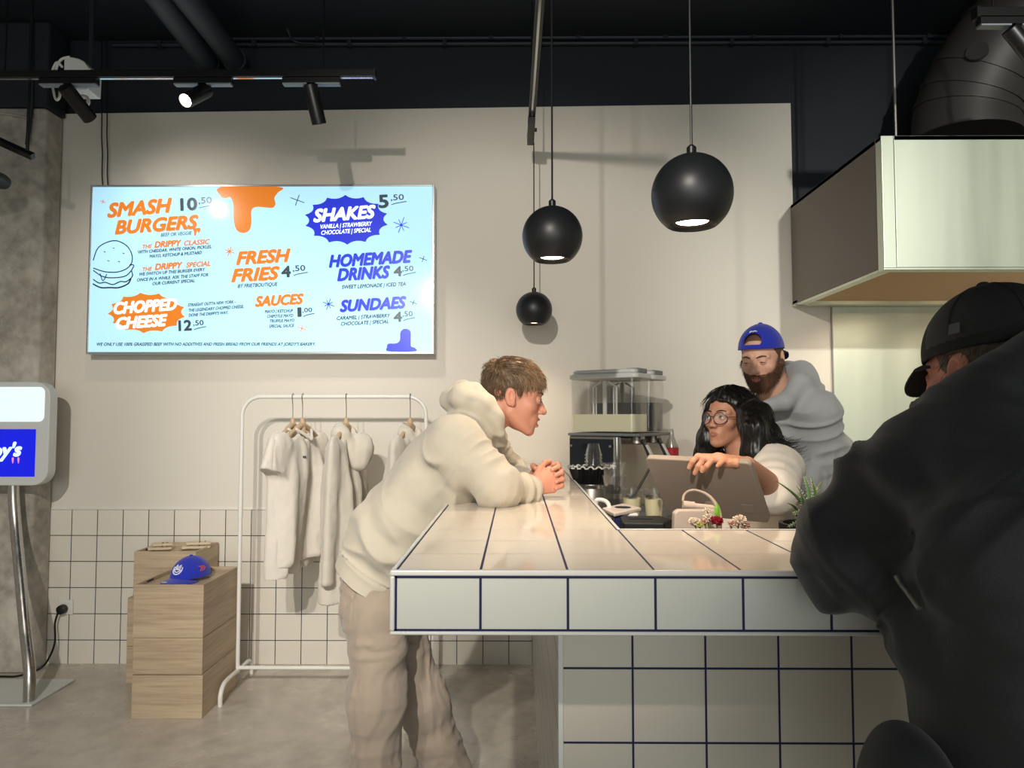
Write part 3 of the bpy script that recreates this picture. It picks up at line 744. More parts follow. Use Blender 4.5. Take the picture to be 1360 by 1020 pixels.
# socks
M_sock = mat('cream_knit', (214, 198, 172), .9, bump=.6, bscale=220)
M_sockd = mat('brown_knit', (120, 84, 62), .9)
def sock(label, c, ang, L_):
    t = thing('folded_socks', label, 'socks', c, 'folded socks')
    R = np.array(Matrix.Rotation(ang, 3, 'Z'))
    def slab(z, w, l, th, off):
        pts = [c + R @ V3(-l/2+off, 0, z), c + R @ V3(-l/4+off, .004, z+.002), c + R @ V3(0+off, 0, z+.001), c + R @ V3(l/4+off, -.004, z+.001), c + R @ V3(l/2+off, .002, z)]
        return MB().tube(catmull(pts, 4), [w*.7]+[w]*15+[w*.75], 16, flat=th/w)
    # tube's second axis is vertical when the path is level
    m1 = slab(.0125, .036, L_, .011, 0)
    obj('lower_sock', m1, M_sock, t); obj('upper_sock', slab(.033, .034, L_*.86, .010, .012), M_sock, t)
    for s in (.12, .3): obj('stripe_band', MB().tube([c+R@V3(L_*s, 0, .033), c+R@V3(L_*s+.007, 0, .033)], .0352, 16, flat=.33), M_sockd, t)
zl = zr-.018
p = at(219, 725, YR+.12); sock('bulky folded cream socks on the rear crate, left pair', V3(p[0]-.03, YR+.12, zl), .35, .12)
p = at(251, 724, YR+.13); sock('flat folded cream socks on the rear crate, right pair', V3(p[0]+.025, YR+.16, zl), .28, .15)
# ---------------------------------------------------------------- smooth solids (distance fields turned into meshes)
F32 = np.float32
def _d(a, b): return a[:, 0]*b[0] + a[:, 1]*b[1] + a[:, 2]*b[2]
def ln(p): return np.sqrt(p[:, 0]**2 + p[:, 1]**2 + p[:, 2]**2)
def rc(p, a, b, r1, r2=None, ax=None, sc=1.0):
    """tapering rod from a to b; with ax the section is sc times as wide along ax"""
    r2 = r1 if r2 is None else r2
    a = np.asarray(a, F32); b = np.asarray(b, F32); pa = p - a; ba = b - a
    if ax is not None:
        ax = np.asarray(norm(ax), F32); f = F32(1/sc - 1)
        pa = pa + np.outer(_d(pa, ax)*f, ax).astype(F32); ba = ba + ax*F32(np.dot(ba, ax)*f)
    h = np.clip(_d(pa, ba)/max(1e-9, float(np.dot(ba, ba))), 0, 1).astype(F32)
    return ln(pa - h[:, None]*ba) - (F32(r1) + F32(r2-r1)*h)
def el(p, c, r, R=None):
    q = p - np.asarray(c, F32)
    if R is not None: q = q @ np.asarray(R, F32)
    r = np.asarray(r, F32)
    k0 = ln(q/r); k1 = ln(q/(r*r)) + F32(1e-9)
    return k0*(k0-1)/k1
def su(a, b, k=.02):
    h = np.clip(.5+.5*(b-a)/k, 0, 1); return b + (a-b)*h - k*h*(1-h)
def sm(a, b, k=.01): return -su(-a, -b, k)
def plane(p, o, n):
    n = np.asarray(norm(n), F32); return _d(p - np.asarray(o, F32), n)
def chain(p, pts, rs, k=.01):
    d = None
    for i in range(len(pts)-1):
        e = rc(p, pts[i], pts[i+1], rs[i], rs[i+1])
        d = e if d is None else su(d, e, k)
    return d

def _hash(i, j, k):
    n = (i*374761393 + j*668265263 + k*2147483647 + 1013904223) & 0xffffffff
    n = ((n ^ (n >> 13))*1274126177) & 0xffffffff
    return ((n ^ (n >> 16)) & 0xffff)/65535.0
def vnoise(p, s=1.0, seed=0):
    """smooth noise in -1..1"""
    q = np.asarray(p, float)*s + seed*17.31
    i = np.floor(q).astype(np.int64); f = q - i; f = f*f*f*(f*(f*6-15)+10)
    r = 0
    for a in (0, 1):
        for b in (0, 1):
            for c in (0, 1):
                w = (f[:, 0] if a else 1-f[:, 0])*(f[:, 1] if b else 1-f[:, 1])*(f[:, 2] if c else 1-f[:, 2])
                r = r + w*_hash(i[:, 0]+a, i[:, 1]+b, i[:, 2]+c)
    return r*2-1
def grad(f, v, e=.0015):
    k = np.array([(1,-1,-1), (-1,-1,1), (-1,1,-1), (1,1,1)], F32)
    g = sum(np.outer(f((v+kk*F32(e)).astype(F32)), kk) for kk in k)
    return g/(np.linalg.norm(g, axis=1, keepdims=True)+1e-9)
def solid(f, lo, hi, h, disp=None, safe=2.1):
    """surface of f(points) < 0 inside the box lo..hi; disp(points, normals) moves it along its normals"""
    lo = np.asarray(lo, float); hi = np.asarray(hi, float); B = 8
    nb = np.ceil((hi-lo)/h/B).astype(int)+1
    cc = [lo[i]+(np.arange(nb[i])*B+(B-1)/2)*h for i in range(3)]
    G = np.stack(np.meshgrid(*cc, indexing='ij'), -1).reshape(-1, 3).astype(F32)
    d = np.concatenate([f(G[i:i+200000]) for i in range(0, len(G), 200000)])
    act = np.abs(d) < h*B*.87*safe + .012
    # block neighbours of active ones matter only near the surface, which the margin covers
    sg = np.where(d < 0, F32(-1), F32(1)).reshape(nb)
    D = np.repeat(np.repeat(np.repeat(sg, B, 0), B, 1), B, 2)
    ai = np.argwhere(act.reshape(nb))
    loc = np.stack(np.meshgrid(*[np.arange(B)]*3, indexing='ij'), -1).reshape(-1, 3)
    for s in range(0, len(ai), 600):
        blk = ai[s:s+600]
        idx = (blk[:, None, :]*B + loc[None]).reshape(-1, 3)
        D[idx[:, 0], idx[:, 1], idx[:, 2]] = f((lo + idx*h).astype(F32))
    S = D < 0
    n = np.zeros(tuple(np.array(D.shape)-1), np.uint8)
    for a in (0, 1):
        for b in (0, 1):
            for c in (0, 1):
                n += S[a:D.shape[0]-1+a, b:D.shape[1]-1+b, c:D.shape[2]-1+c]
    cells = np.argwhere((n > 0) & (n < 8))
    cor = np.array([(a, b, c) for a in (0,1) for b in (0,1) for c in (0,1)])
    val = np.stack([D[cells[:,0]+c[0], cells[:,1]+c[1], cells[:,2]+c[2]] for c in cor], 1)
    acc = np.zeros((len(cells), 3)); cnt_ = np.zeros(len(cells))
    for i in range(8):
        for j in range(i+1, 8):
            if np.abs(cor[i]-cor[j]).sum() != 1: continue
            x = (val[:, i] < 0) != (val[:, j] < 0)
            t = np.where(x, val[:, i]/(val[:, i]-val[:, j]+1e-12*(~x)), 0)
            acc += np.where(x[:, None], cor[i]+t[:, None]*(cor[j]-cor[i]), 0); cnt_ += x
    v = lo + (cells + acc/cnt_[:, None])*h
    vid = np.full(n.shape, -1, np.int32); vid[tuple(cells.T)] = np.arange(len(cells))
    quads = []
    for ax in range(3):
        s0 = np.take(S, range(S.shape[ax]-1), ax); s1 = np.take(S, range(1, S.shape[ax]), ax)
        e = np.argwhere(s0 != s1); o1, o2 = [(1, 2), (2, 0), (0, 1)][ax]
        e = e[(e[:, o1] > 0) & (e[:, o2] > 0) & (e[:, o1] < n.shape[o1]) & (e[:, o2] < n.shape[o2])]
        u = np.zeros(3, int); u[o1] = 1; w = np.zeros(3, int); w[o2] = 1
        q = np.stack([vid[tuple((e-u-w).T)], vid[tuple((e-w).T)], vid[tuple(e.T)], vid[tuple((e-u).T)]], 1)
        fl = S[tuple(e.T)]
        q = np.where(fl[:, None], q, q[:, ::-1])
        quads.append(q)
    q = np.concatenate(quads); q = q[(q >= 0).all(1)]
    nn = grad(f, v.astype(F32)); dv = f(v.astype(F32))
    v = v - nn*np.clip(dv, -h*.6, h*.6)[:, None]
    if disp is not None: v = v + nn*disp(v, nn)[:, None]
    return v, q
def flesh(name, vq, mats, parent, mi=None, label=None):
    """links a smooth solid's mesh under parent; mi(face centres) picks material slots"""
    v, q = vq; off = origin(parent)
    me = bpy.data.meshes.new(name)
    me.vertices.add(len(v)); me.vertices.foreach_set('co', (v-off).astype(F32).ravel())
    me.loops.add(len(q)*4); me.loops.foreach_set('vertex_index', q.astype(np.int32).ravel())
    me.polygons.add(len(q)); me.polygons.foreach_set('loop_start', np.arange(0, len(q)*4, 4, dtype=np.int32))
    me.update(calc_edges=True); me.validate()
    if mi is not None: me.polygons.foreach_set('material_index', mi(v[q].mean(1)).astype(np.int32))
    o = link_mesh(name, me, mats, parent, 180)
    if label: o['label'] = label
    return o

# ---------------------------------------------------------------- clothes rail with garments
YK = 3.80
rx0, rx1 = at(319, 700, YK)[0], at(565, 700, YK)[0]
rtop = at(400, 527, YK)[2]
rk = thing('clothes_rack', 'white metal clothes rail with rounded corners on the concrete floor', 'clothes rack', ((rx0+rx1)/2, YK, 0))
rr_ = .10
pts = [V3(rx0, YK, .09)] + [V3(rx0, YK, z) for z in np.linspace(.3, rtop-rr_, 6)]
pts += [V3(rx0+rr_-rr_*math.cos(t), YK, rtop-rr_+rr_*math.sin(t)) for t in np.linspace(.2, math.pi/2, 8)]
pts += [V3(rx1-rr_+rr_*math.sin(t), YK, rtop-rr_+rr_*math.cos(t)) for t in np.linspace(0, math.pi/2-.2, 8)]
pts += [V3(rx1, YK, z) for z in np.linspace(rtop-rr_, .09, 7)]
obj('top_frame', MB().tube(pts, .0105, 14), M_whitemetal, rk)
for x, nm in ((rx0, 0), (rx1, 0)):
    s = -.02 if x == rx0 else .02
    p = [V3(x+s*.0, YK-.215, 0), V3(x, YK-.215, .05), V3(x, YK-.19, .085), V3(x, YK-.14, .10), V3(x, YK, .10), V3(x, YK+.13, .10), V3(x, YK+.175, .085), V3(x, YK+.195, .05), V3(x, YK+.195, 0)]
    obj('foot', MB().tube(catmull(p, 5), .0115, 12), M_whitemetal, rk)
    obj('sleeve_joint', MB().tube([V3(x, YK, .9), V3(x, YK, 1.06)], .0125, 12), M_whitemetal, rk)
obj('lower_bar', MB().tube([V3(rx0, YK, .115), V3(rx1, YK, .115)], .0105, 12), M_whitemetal, rk)
M_hook = mat('hook_wire', (170, 170, 168), .3, 1)
M_hangw = mat('pale_hanger_wood', (196, 168, 134), .5)
def hanger(x, yaw, label, lean=0.0):
    c = V3(x, YK, rtop-.175)
    t = thing('coat_hanger', label, 'hanger', c, 'wooden coat hangers')
    w = V3(math.cos(yaw), math.sin(yaw), 0)
    hk = [c+V3(0,0,.03), c+V3(0,0,.10), c+V3(0,-.004,.14)]
    hk += [V3(c[0], YK, rtop)+V3(0, -.017*math.cos(a), .017*math.sin(a)) for a in np.linspace(-.3, math.pi*.95, 9)]
    obj('hook', MB().tube(catmull(hk, 3), .0024, 8), M_hook, t)
    pts = [c-w*.21+V3(0,0,-.085), c-w*.14+V3(0,0,-.035), c-w*.06+V3(0,0,.005), c+V3(0,0,.022), c+w*.06+V3(0,0,.005), c+w*.14+V3(0,0,-.035), c+w*.21+V3(0,0,-.085)]
    obj('shoulder_bar', MB().tube(catmull(pts, 5), [.011]*10+[.015]*11+[.011]*10, 10), M_hangw, t)
    obj('neck_block', MB().tube([c+V3(0,0,-.02), c+V3(0,0,.05), c+V3(0,0,.062)], [.02, .013, .008], 12), M_hangw, t)
    return c, w
def fabric(name, rgb, b=.35): return mat(name, rgb, .92, bump=b, bscale=420, sheen=.25, noise=.05, nscale=40)
M_tee = fabric('cream_cotton', (224, 216, 204), .2)
M_sweat = fabric('oat_sweat_fabric', (214, 206, 192), .3)
M_sweatd = fabric('dark_inner_fabric', (96, 90, 84), .3)
def hang_shirt(c, w, H, wid, sleeve, seed, thick=.045, hem=1.06):
    """distance field of a shirt on a hanger at c, shoulders along w"""
    tdir = np.cross(w, (0,0,1.0)); sh = c + V3(0,0,.0)
    def f(p):
        q = p - sh.astype(F32); x = _d(q, w.astype(F32)); t = _d(q, tdir.astype(F32)); z = q[:, 2]
        u = np.clip(-z/H, 0, 1)
        half = wid*(.94+(hem-.94)*u)
        top = -np.abs(x)*.42
        th = thick*(.45+.75*np.clip(u*3, 0, 1))
        th = th*(1+.22*np.sin(x*46+seed*2+u*3)*np.clip(u*2.5, 0, 1))
        ph = .026*np.sin(x*33+seed+u*2.0+1.5*np.sin(x*11+seed))*np.clip(u*1.8, 0, 1)
        tt = t - ph
        d = np.maximum(np.abs(x)-half, np.maximum(z-top, -H-z))
        d2 = np.sqrt(np.maximum(d+th*.7, 0)**2 + tt**2) - th
        d = np.maximum(d2*.7, np.maximum((-H-z), -1))
        # neck opening
        d = sm(d, -rc(p, sh+V3(0,0,.03)+tdir*.0, sh+tdir*.055+V3(0,0,-.045), .058, .03), .012)
        for s in (-1, 1):
            a = sh + w*s*wid*.86 + V3(0,0,-wid*.40); b = a + w*s*sleeve[0] + V3(0,0,-sleeve[1])
            e = rc(p, a, b, sleeve[2], sleeve[3], tdir, .45)
            e = sm(e, plane(p, b, norm(b-a)), .004)
            d = su(d, e, .03)
        return d.astype(F32)
    return f
def shirt_disp(c, amp, seed):
    def g(v, n):
        q = (v-c)*[1, 1, .28]
        return amp*1.2*(vnoise(q, 14, seed)+.5*vnoise(q, 31, seed+3)) + amp*.25*vnoise((v-c), 34, seed+5)
    return g
def bounds(c, r, zlo, zhi): return c+V3(-r, -r, zlo), c+V3(r, r, zhi)
def garment(label, x, yaw, H, wid, sleeve, seed, hood=False, ha=None, mark=False, M_=None):
    c, w = hanger(x, yaw, ha)
    t = thing('hoodie' if hood else 't_shirt', label, 'hoodie' if hood else 't-shirt', c, 'garments on the white rail')
    f = hang_shirt(c, w, H, wid, sleeve, seed, .05 if hood else .034)
    lo, hi = bounds(c, .42, -H-.1, .08)
    flesh('garment_body', solid(f, lo, hi, .0065, shirt_disp(c, .006, seed)), M_ or M_tee, t)
    td = np.cross(w, (0,0,1.0))
    if hood:
        def fh(p):
            o = c + V3(0,0,-.02)
            d = rc(p, o - w*.075+V3(0,0,-.005), o+V3(0,0,.02)-td*.01, .042, .048)
            d = su(d, rc(p, o+V3(0,0,.02)-td*.01, o+w*.075+V3(0,0,-.01), .048, .042), .02)
            d = su(d, el(p, o+td*.07+V3(0,0,-.085), (.085, .07, .10)), .04)
            d = su(d, rc(p, o-w*.07-td*.01, o+td*.075+V3(0,0,-.15)-w*.03, .035, .045), .03)
            d = sm(d, -el(p, o+td*.02+V3(0,0,.035), (.06, .05, .055)), .015)
            return d
        flesh('hood', solid(fh, c-.3, c+.22, .006, shirt_disp(c+.3, .007, seed+9)), M_ or M_tee, t)
        zz = -H+.03
        def fb(p): return np.maximum(f(p)-F32(.002), np.abs(p[:, 2]-F32(c[2]+zz))-F32(.03))
        flesh('hem_band', solid(fb, lo, hi, .006), M_ or M_tee, t)
    else:
        def fc(p):
            o = c+V3(0,0,.002)+td*.01
            d = rc(p, o-w*.075+V3(0,0,.0), o+td*.045+V3(0,0,-.05), .008); d = su(d, rc(p, o+w*.075, o+td*.045+V3(0,0,-.05), .008), .01)
            return d
        flesh('collar', solid(fc, c-.2, c+.2, .004), M_ or M_tee, t)
    return t, c, w, td, f
yw = math.radians(84)
t1 = garment('cream t-shirt on the rail, the outer one with a turned up sleeve', at(389, 545, YK)[0], yw, .745, .225, (.055, .13, .085, .095), 1, ha='wooden hanger holding the outermost cream t-shirt')
t2 = garment('cream t-shirt on the rail with a tiny dark chest mark', at(402, 545, YK)[0], math.radians(76), .69, .225, (.05, .13, .08, .09), 4, ha='wooden hanger holding the t-shirt with the dark chest mark')
mp = at(404.5, 607, YK-.09)
t3 = garment('oat hoodie at the middle of the rail, hood hanging forward', at(460, 545, YK)[0], math.radians(87), .86, .235, (.07, .66, .072, .058), 7, True, 'wooden hanger holding the middle hoodie', M_=M_sweat)
t4 = garment('oat hoodie at the far end of the rail, half hidden behind the leaning man', at(545, 545, YK)[0], math.radians(80), .84, .235, (.07, .66, .072, .058), 11, True, 'wooden hanger holding the half hidden hoodie', M_=M_sweat)
# the little chest mark lies on the shirt's front
g_t, g_c, g_w, g_td, g_f = t2
def on_surface(f, p, d, n=400, L_=.5):
    s = np.linspace(0, L_, n); q = (p[None]+s[:, None]*d[None]).astype(F32); v = f(q); i = np.argmax(v < 0); return q[i].astype(float)
o_ = np.array([0, 0, EYE]); dd = norm(at(404.5, 607, 3.0)-o_)
hp = on_surface(g_f, at(404.5, 607, 3.3), dd, 800, 1.2)
u_ = norm(V3(1, 0, 0)); hp = hp-dd*.012
obj('chest_mark', MB().prism([(-.009, -.006), (-.001, -.006), (-.001, .006), (-.009, .006)], hp, u_, (0,0,1), dd*.004).prism([(.001, -.006), (.010, -.006), (.006, 0), (.010, .006), (.001, .006)], hp, u_, (0,0,1), dd*.004), mat('navy_print', (30, 34, 70), .8), g_t)
# ---------------------------------------------------------------- ordering kiosk at the left edge
KY = 3.88
KB = 3.62
M_kiosk = mat('kiosk_shell', (206, 208, 206), .4)
kz0, kz1 = at(30, 645, KY)[2], at(30, 507, KY)[2]
kx1 = at(65, 570, KY)[0]; kx0 = kx1-.62
kiosk = thing('order_kiosk', 'self-order kiosk with rounded pale screen head on steel legs', 'kiosk', ((kx0+kx1)/2, KY+.05, 0))
obj('screen_housing', MB().prism(rrect(kx1-kx0, kz1-kz0, .085, 8, kx0, kz0), (0, KY, 0), (1,0,0), (0,0,1), (0,.07,0)), M_kiosk, kiosk, bevel=.006, segs=3)
M_scrW = mat('screen_white', (210, 232, 236), .2, emit=(214, 238, 242), es=.75)
M_scrB = mat('screen_blue', (14, 24, 190), .2, emit=(14, 26, 214), es=.75)
w0, w1 = at(-80, 560, KY), at(60, 514, KY)
obj('lit_header', MB().prism(rrect(w1[0]-w0[0], w1[2]-w0[2], .03, 6, w0[0], w0[2]), (0, KY-.002, 0), (1,0,0), (0,0,1), (0,.004,0)), M_scrW, kiosk)
w0, w1 = at(-80, 633, KY), at(48, 570, KY)
scr = obj('blue_screen', MB().box((w0[0], KY-.002, w0[2]), (w1[0], KY+.002, w1[2])), M_scrB, kiosk)
m = MB()
v_, f_ = text_mesh("Drippy's", .3, .03)
put_text(m, "Drippy's", 31-88, 610.5, 88, 19.5, KY, 3, .3, .035, 0, .004)
for x in (17.5, 25): px_poly(m, catmull([(x-1, 608), (x+1.5, 608), (x+1, 614), (x, 615.5), (x-.8, 613)], 3, True), KY, 1, .0045)
obj('screen_lettering', m, [mat('pale_blue_letters', (205, 228, 255), .3, emit=(205, 228, 255), es=.9), mat('pink_letters', (240, 130, 170), .3, emit=(240, 130, 170), es=.6)], kiosk, sharp=None)
for dx in (0, -.5):
    pts = [at(18, 638, KY+.04), at(18.5, 665, KY+.04), at(21, 700, KY+.02), at(27.5, 770, 3.80), at(34, 840, 3.71), at(38.5, 880, 3.65), at(39.5, 905, KB)]
    pts = [q+V3(dx,0,0) for q in pts]; pts.append(V3(pts[-1][0], pts[-1][1], .012))
    obj('leg', MB().tube(catmull(pts, 5), .028, 18), M_tube, kiosk, label='bent steel leg')
bxr = at(46, 918, KB-.03)[0]
obj('base_plate', MB().box((bxr-.66, KB-.05, 0), (bxr, KB+.30, .012)), M_kiosk, kiosk, bevel=.004)
# wall socket, plug and cable
so = thing('wall_socket', 'white wall socket on the tiles beside the concrete column', 'socket', at(88, 806, YW-.008))
c = at(88.5, 806, YW-.008); s = .0425
obj('cover_plate', MB().box(c+V3(-s, -.012, -s), c+V3(s, 0, s)), M_white, so, bevel=.004)
obj('inner_frame', MB().box(c+V3(-s*.75, -.0145, -s*.75), c+V3(s*.75, -.0121, s*.75)), M_white, so, bevel=.002)
pg = thing('power_plug', 'black plug in the wall socket with a cable to the kiosk', 'plug', c)
R_ = np.array([[1,0,0],[0,0,1],[0,-1,0]]).T
pc = at(84.5, 808.5, YW-.024)
obj('plug_body', MB().lathe([(.001, 0), (.026, 0), (.028, .008), (.026, .03), (.014, .036), (.001, .036)], pc, 20, 0, R_), M_black, pg)
cp = [pc+V3(0,-.03,0), at(78, 812, YW-.05), at(73, 828, YW-.06), at(73, 852, YW-.08), at(66, 872, YW-.12), V3(at(54, 880, 4.08)[0], 4.08, .012), V3(at(30, 886, 4.0)[0], 3.97, .008), V3(at(5, 890, 3.98)[0], 3.96, .008), V3(at(-40, 890, 3.96)[0], 3.95, .008)]
obj('cable', MB().tube(catmull(cp, 8), .0055, 8), M_black, pg)

# ---------------------------------------------------------------- baseball caps (built facing +Y at the origin)
def cap_mats(rgb): return fabric('cap_cloth', rgb, .3)
def cap_field(q, tr=.0):
    """crown shell and brim of a cap around a head at the origin; q in the head's own axes"""
    out = el(q, (0, -.010, .030+tr), (.088, .110, .104))
    inn = el(q, (0, -.010, .028+tr), (.083, .105, .099))
    return out, inn
def cap_crown(q, zr=.035, strap=True):
    o, i = cap_field(q)
    d = np.maximum(o, -i)
    zc = F32(zr) - F32(.10)*np.clip(-(q[:, 1]+.02), 0, .1)*.4
    d = sm(d, zc - q[:, 2], .003)
    if strap:   # half round gap above the strap, at the back
        d = sm(d, -el(q, (0, -.115, zr+.030), (.036, .06, .034)), .003)
        d = su(d, np.maximum(np.maximum(np.abs(q[:, 2]-F32(zr+.006))-F32(.008), np.maximum(o, -i)), q[:, 1]+F32(.06)), .002)
    return d
def cap_brim(q, zr=.035, drop=.30, bx=.082, by=.112):
    o, i = cap_field(q)
    y = q[:, 1]; x = q[:, 0]
    s = np.sqrt((x/F32(bx))**2 + ((y-F32(.055))/F32(by))**2)
    zs = F32(zr) + F32(.006) - F32(drop)*np.clip(y-.08, 0, .2) - F32(3.4)*x*x
    d = np.maximum((s-1)*F32(.08), np.abs(q[:, 2]-zs)*F32(.75)-F32(.0022))
    d = np.maximum(d, -(i))
    return np.maximum(d, F32(.03)-y)
def cap_button(q):
    return el(q, (0, -.010, .136), (.009, .009, .005))
class Frame:
    def __init__(s, c, fwd, up=(0,0,1), sc=1.0):
        s.c = np.asarray(c, float); f = norm(fwd); r = norm(np.cross(f, up)); u = np.cross(r, f)
        s.R = np.stack([r, f, u], 1); s.sc = sc          # columns: right, forward, up
    def loc(s, p): return (((p - s.c.astype(F32)) @ s.R.astype(F32))/F32(s.sc)).astype(F32)
    def wor(s, q): return s.c + s.R @ (np.asarray(q, float)*s.sc)
    def worn(s, Q): return s.c + (np.asarray(Q, float)*s.sc) @ s.R.T
    def field(s, fn): return lambda p: (fn(s.loc(p))*F32(s.sc)).astype(F32)
def make_cap(parent, fr, M, zr=.035, name='cap', drop=.3, h=.003, Mbrim=None, mesh=None, bx=.082, by=.112):
    lo, hi = fr.c-.24*fr.sc, fr.c+.24*fr.sc
    if mesh is None:
        cr = flesh('crown', solid(fr.field(lambda q: cap_crown(q, zr)), lo, hi, h), M, parent)
    else:
        cr = flesh('crown', solid(fr.field(lambda q: cap_crown(q, zr)), lo, hi, h), [M, mesh], parent, mi=lambda c: ((fr.loc(c.astype(F32))[:, 1] < .045) & (fr.loc(c.astype(F32))[:, 2] > zr+.016)).astype(int))
    br = flesh('brim', solid(fr.field(lambda q: cap_brim(q, zr, drop, bx, by)), lo, hi, h*.7), Mbrim or M, parent)
    bt = flesh('button', solid(fr.field(cap_button), fr.wor((0,-.01,.136))-.03, fr.wor((0,-.01,.136))+.03, h*.7), M, parent)
    m = MB()
    for a in np.linspace(0, math.pi, 4)[:-1]+.0:
        pts = []
        for t in np.linspace(-1.25, 1.25, 26):
            n_ = np.array([math.sin(t)*math.cos(a), math.sin(t)*math.sin(a), math.cos(t)])
            q = np.array([0,-.01,.03])+n_*np.array([.0884,.1104,.1044])
            if q[2] > zr+.004 and not (abs(q[0]) < .037 and q[1] < -.06 and q[2] < zr+.07): pts.append(fr.wor(q))
        if len(pts) > 3:
            m.tube(pts, .0009*fr.sc, 5)
    obj('panel_seam', m, M, parent)
    return cr
M_blue = fabric('royal_blue_cloth', (32, 48, 176), .25)
M_thread = mat('white_thread', (236, 236, 240), .8)
M_orange = mat('orange_thread', (222, 92, 52), .8)
zcap = z2_-.018
cc = at(250, 752, YC+.17)
fr = Frame(V3(cc[0]-.0, YC+.185, zcap-.028+.012), norm((-.27, -.96, 0)), sc=1.0)
cap = thing('baseball_cap', 'royal blue baseball cap with white emblem lying on the front crate', 'cap', (fr.c[0], fr.c[1], zcap))
make_cap(cap, fr, M_blue, .035, drop=.12)
def on_cap(x, z): # place on crown front at x, z
    y = -.010+.110*math.sqrt(max(0, 1-(x/.088)**2-((z-.03)/.104)**2)); return fr.wor((x, y+.0012, z))
m = MB()
def stitched(pts, r=.0022): m.tube([on_cap(x, z) for x, z in pts], r, 6)
th = np.linspace(math.pi*.98, math.pi*2.02, 14)
stitched([(.024*math.cos(t), .082+.020*math.sin(t)) for t in th], .0032)
stitched([(.016*math.cos(t), .083+.011*math.sin(t)) for t in th], .0026)
for s_ in (-1, 1):
    stitched([(s_*.004, .084), (s_*.005, .098), (s_*.010, .104), (s_*.013, .096), (s_*.012, .086)], .0024)
    stitched([(s_*.024, .084), (s_*.022, .094)], .0025)
stitched([(-.014, .083), (.014, .083)], .0022)
obj('emblem', m, M_thread, cap, label='white stitched emblem')
for a0 in (.05, .032, .012):
    m = MB()
    for dz in (0, .006):
        pp = []
        for t in np.linspace(-.008, .008, 4):
            y = .0+a0*.6-.02; z = .075+dz*2+t*(.6 if dz else -1)
            x = .088*math.sqrt(max(0, 1-((y+t+.01)/.110)**2-((z-.03)/.104)**2)); pp.append(fr.wor((-x-.001, y+t, z)))
            
        m.tube(pp, .0018, 5)
    obj('side_stitch', m, M_orange, cap, label='orange stitches')
for a0 in (.05, .032, .012):
    m = MB()
    for dz in (0, .006):
        pp = []
        for t in np.linspace(-.008, .008, 4):
            y = .0+a0*.6-.055; z = .078+dz*2+t*(.6 if dz else -1)
            x = .088*math.sqrt(max(0, 1-((y+t+.01)/.110)**2-((z-.03)/.104)**2)); pp.append(fr.wor((x+.001, y+t, z)))
        m.tube(pp, .0022, 5)
    obj('side_stitch', m, M_orange, cap, label='orange stitches')
m = MB()
obj('brim_sticker', MB().lathe([(.001, .0008), (.016, .0008), (.016, .0), (.001, 0)], fr.wor((.015, .15, .035+.006-.12*.07+.0028-3.4*.0002)), 20, 0, fr.R), mat('silver_sticker', (200, 200, 205), .3, .6), cap, label='round silver sticker')

# ---------------------------------------------------------------- drink dispenser
def glassy(name, rgb, rough=.05, ior=1.12, refl=.34, haze=.012):
    m = bpy.data.materials.new(name); m.use_nodes = True; nt = m.node_tree; N = nt.nodes; L = nt.links
    N.remove(N['Principled BSDF'])
    tr = N.new('ShaderNodeBsdfTransparent'); tr.inputs[0].default_value = tuple(.97*x for x in lin(rgb)[:3])+(1,)
    gl_ = N.new('ShaderNodeBsdfGlossy'); gl_.inputs['Roughness'].default_value = rough
    df = N.new('ShaderNodeBsdfDiffuse'); lw = N.new('ShaderNodeLayerWeight'); lw.inputs['Blend'].default_value = .35
    mu = N.new('ShaderNodeMath'); mu.operation = 'MULTIPLY_ADD'; L.new(lw.outputs['Facing'], mu.inputs[0]); mu.inputs[1].default_value = refl; mu.inputs[2].default_value = .04
    m1 = N.new('ShaderNodeMixShader'); L.new(mu.outputs[0], m1.inputs[0]); L.new(tr.outputs[0], m1.inputs[1]); L.new(gl_.outputs[0], m1.inputs[2])
    m2 = N.new('ShaderNodeMixShader'); m2.inputs[0].default_value = haze; L.new(m1.outputs[0], m2.inputs[1]); L.new(df.outputs[0], m2.inputs[2])
    L.new(m2.outputs[0], N['Material Output'].inputs[0])
    return m
M_clear = glassy('clear_plastic', (254, 254, 254), .04, 1.10, .10)
M_lem = mat('lemonade', (240, 236, 202), .3)
M_tea = mat('dark_iced_tea', (22, 16, 15), .2)
M_lid = mat('white_lid', (214, 214, 212), .35)
M_grey = mat('grey_plastic', (120, 122, 126), .45)
M_dpanel = mat('dark_gloss_panel', (58, 62, 70), .12, .6)
DR = math.radians(-34)
dc = V3(.56, 3.66, .9)
Dx = V3(math.cos(DR), math.sin(DR), 0); Dy = V3(-math.sin(DR), math.cos(DR), 0)
DRm = np.stack([Dx, Dy, V3(0,0,1)], 1)
disp_ = thing('drink_dispenser', 'two bowl cold drink dispenser with lemonade and dark tea behind the bar', 'drink dispenser', dc)
def dbox(lo, hi): return MB().box(lo, hi, 0, DRm, dc)
obj('base_body', dbox((-.23, -.19, .0), (.035, .19, .44)), M_steeldark, disp_, bevel=.008)
obj('side_panel', dbox((-.222, -.1945, .18), (.02, -.1905, .425)), M_dpanel, disp_, label='dark glossy side panel')
obj('vent_panel', dbox((-.222, -.1965, .205), (.02, -.195, .285)), mat('pale_vent_panel', (196, 184, 176), .4), disp_)
for ix in range(3):
    for iz in range(5):
        x0 = -.2+ix*.075
        obj('vent_slot', dbox((x0, -.1975, .215+iz*.0165), (x0+.045, -.1968, .222+iz*.0165)), M_black, disp_)
for x in (-.212, .006): obj('panel_screw', MB().tube([dc+DRm@V3(x,-.1945,.39), dc+DRm@V3(x,-.199,.39)], .007, 10), M_chrome, disp_)
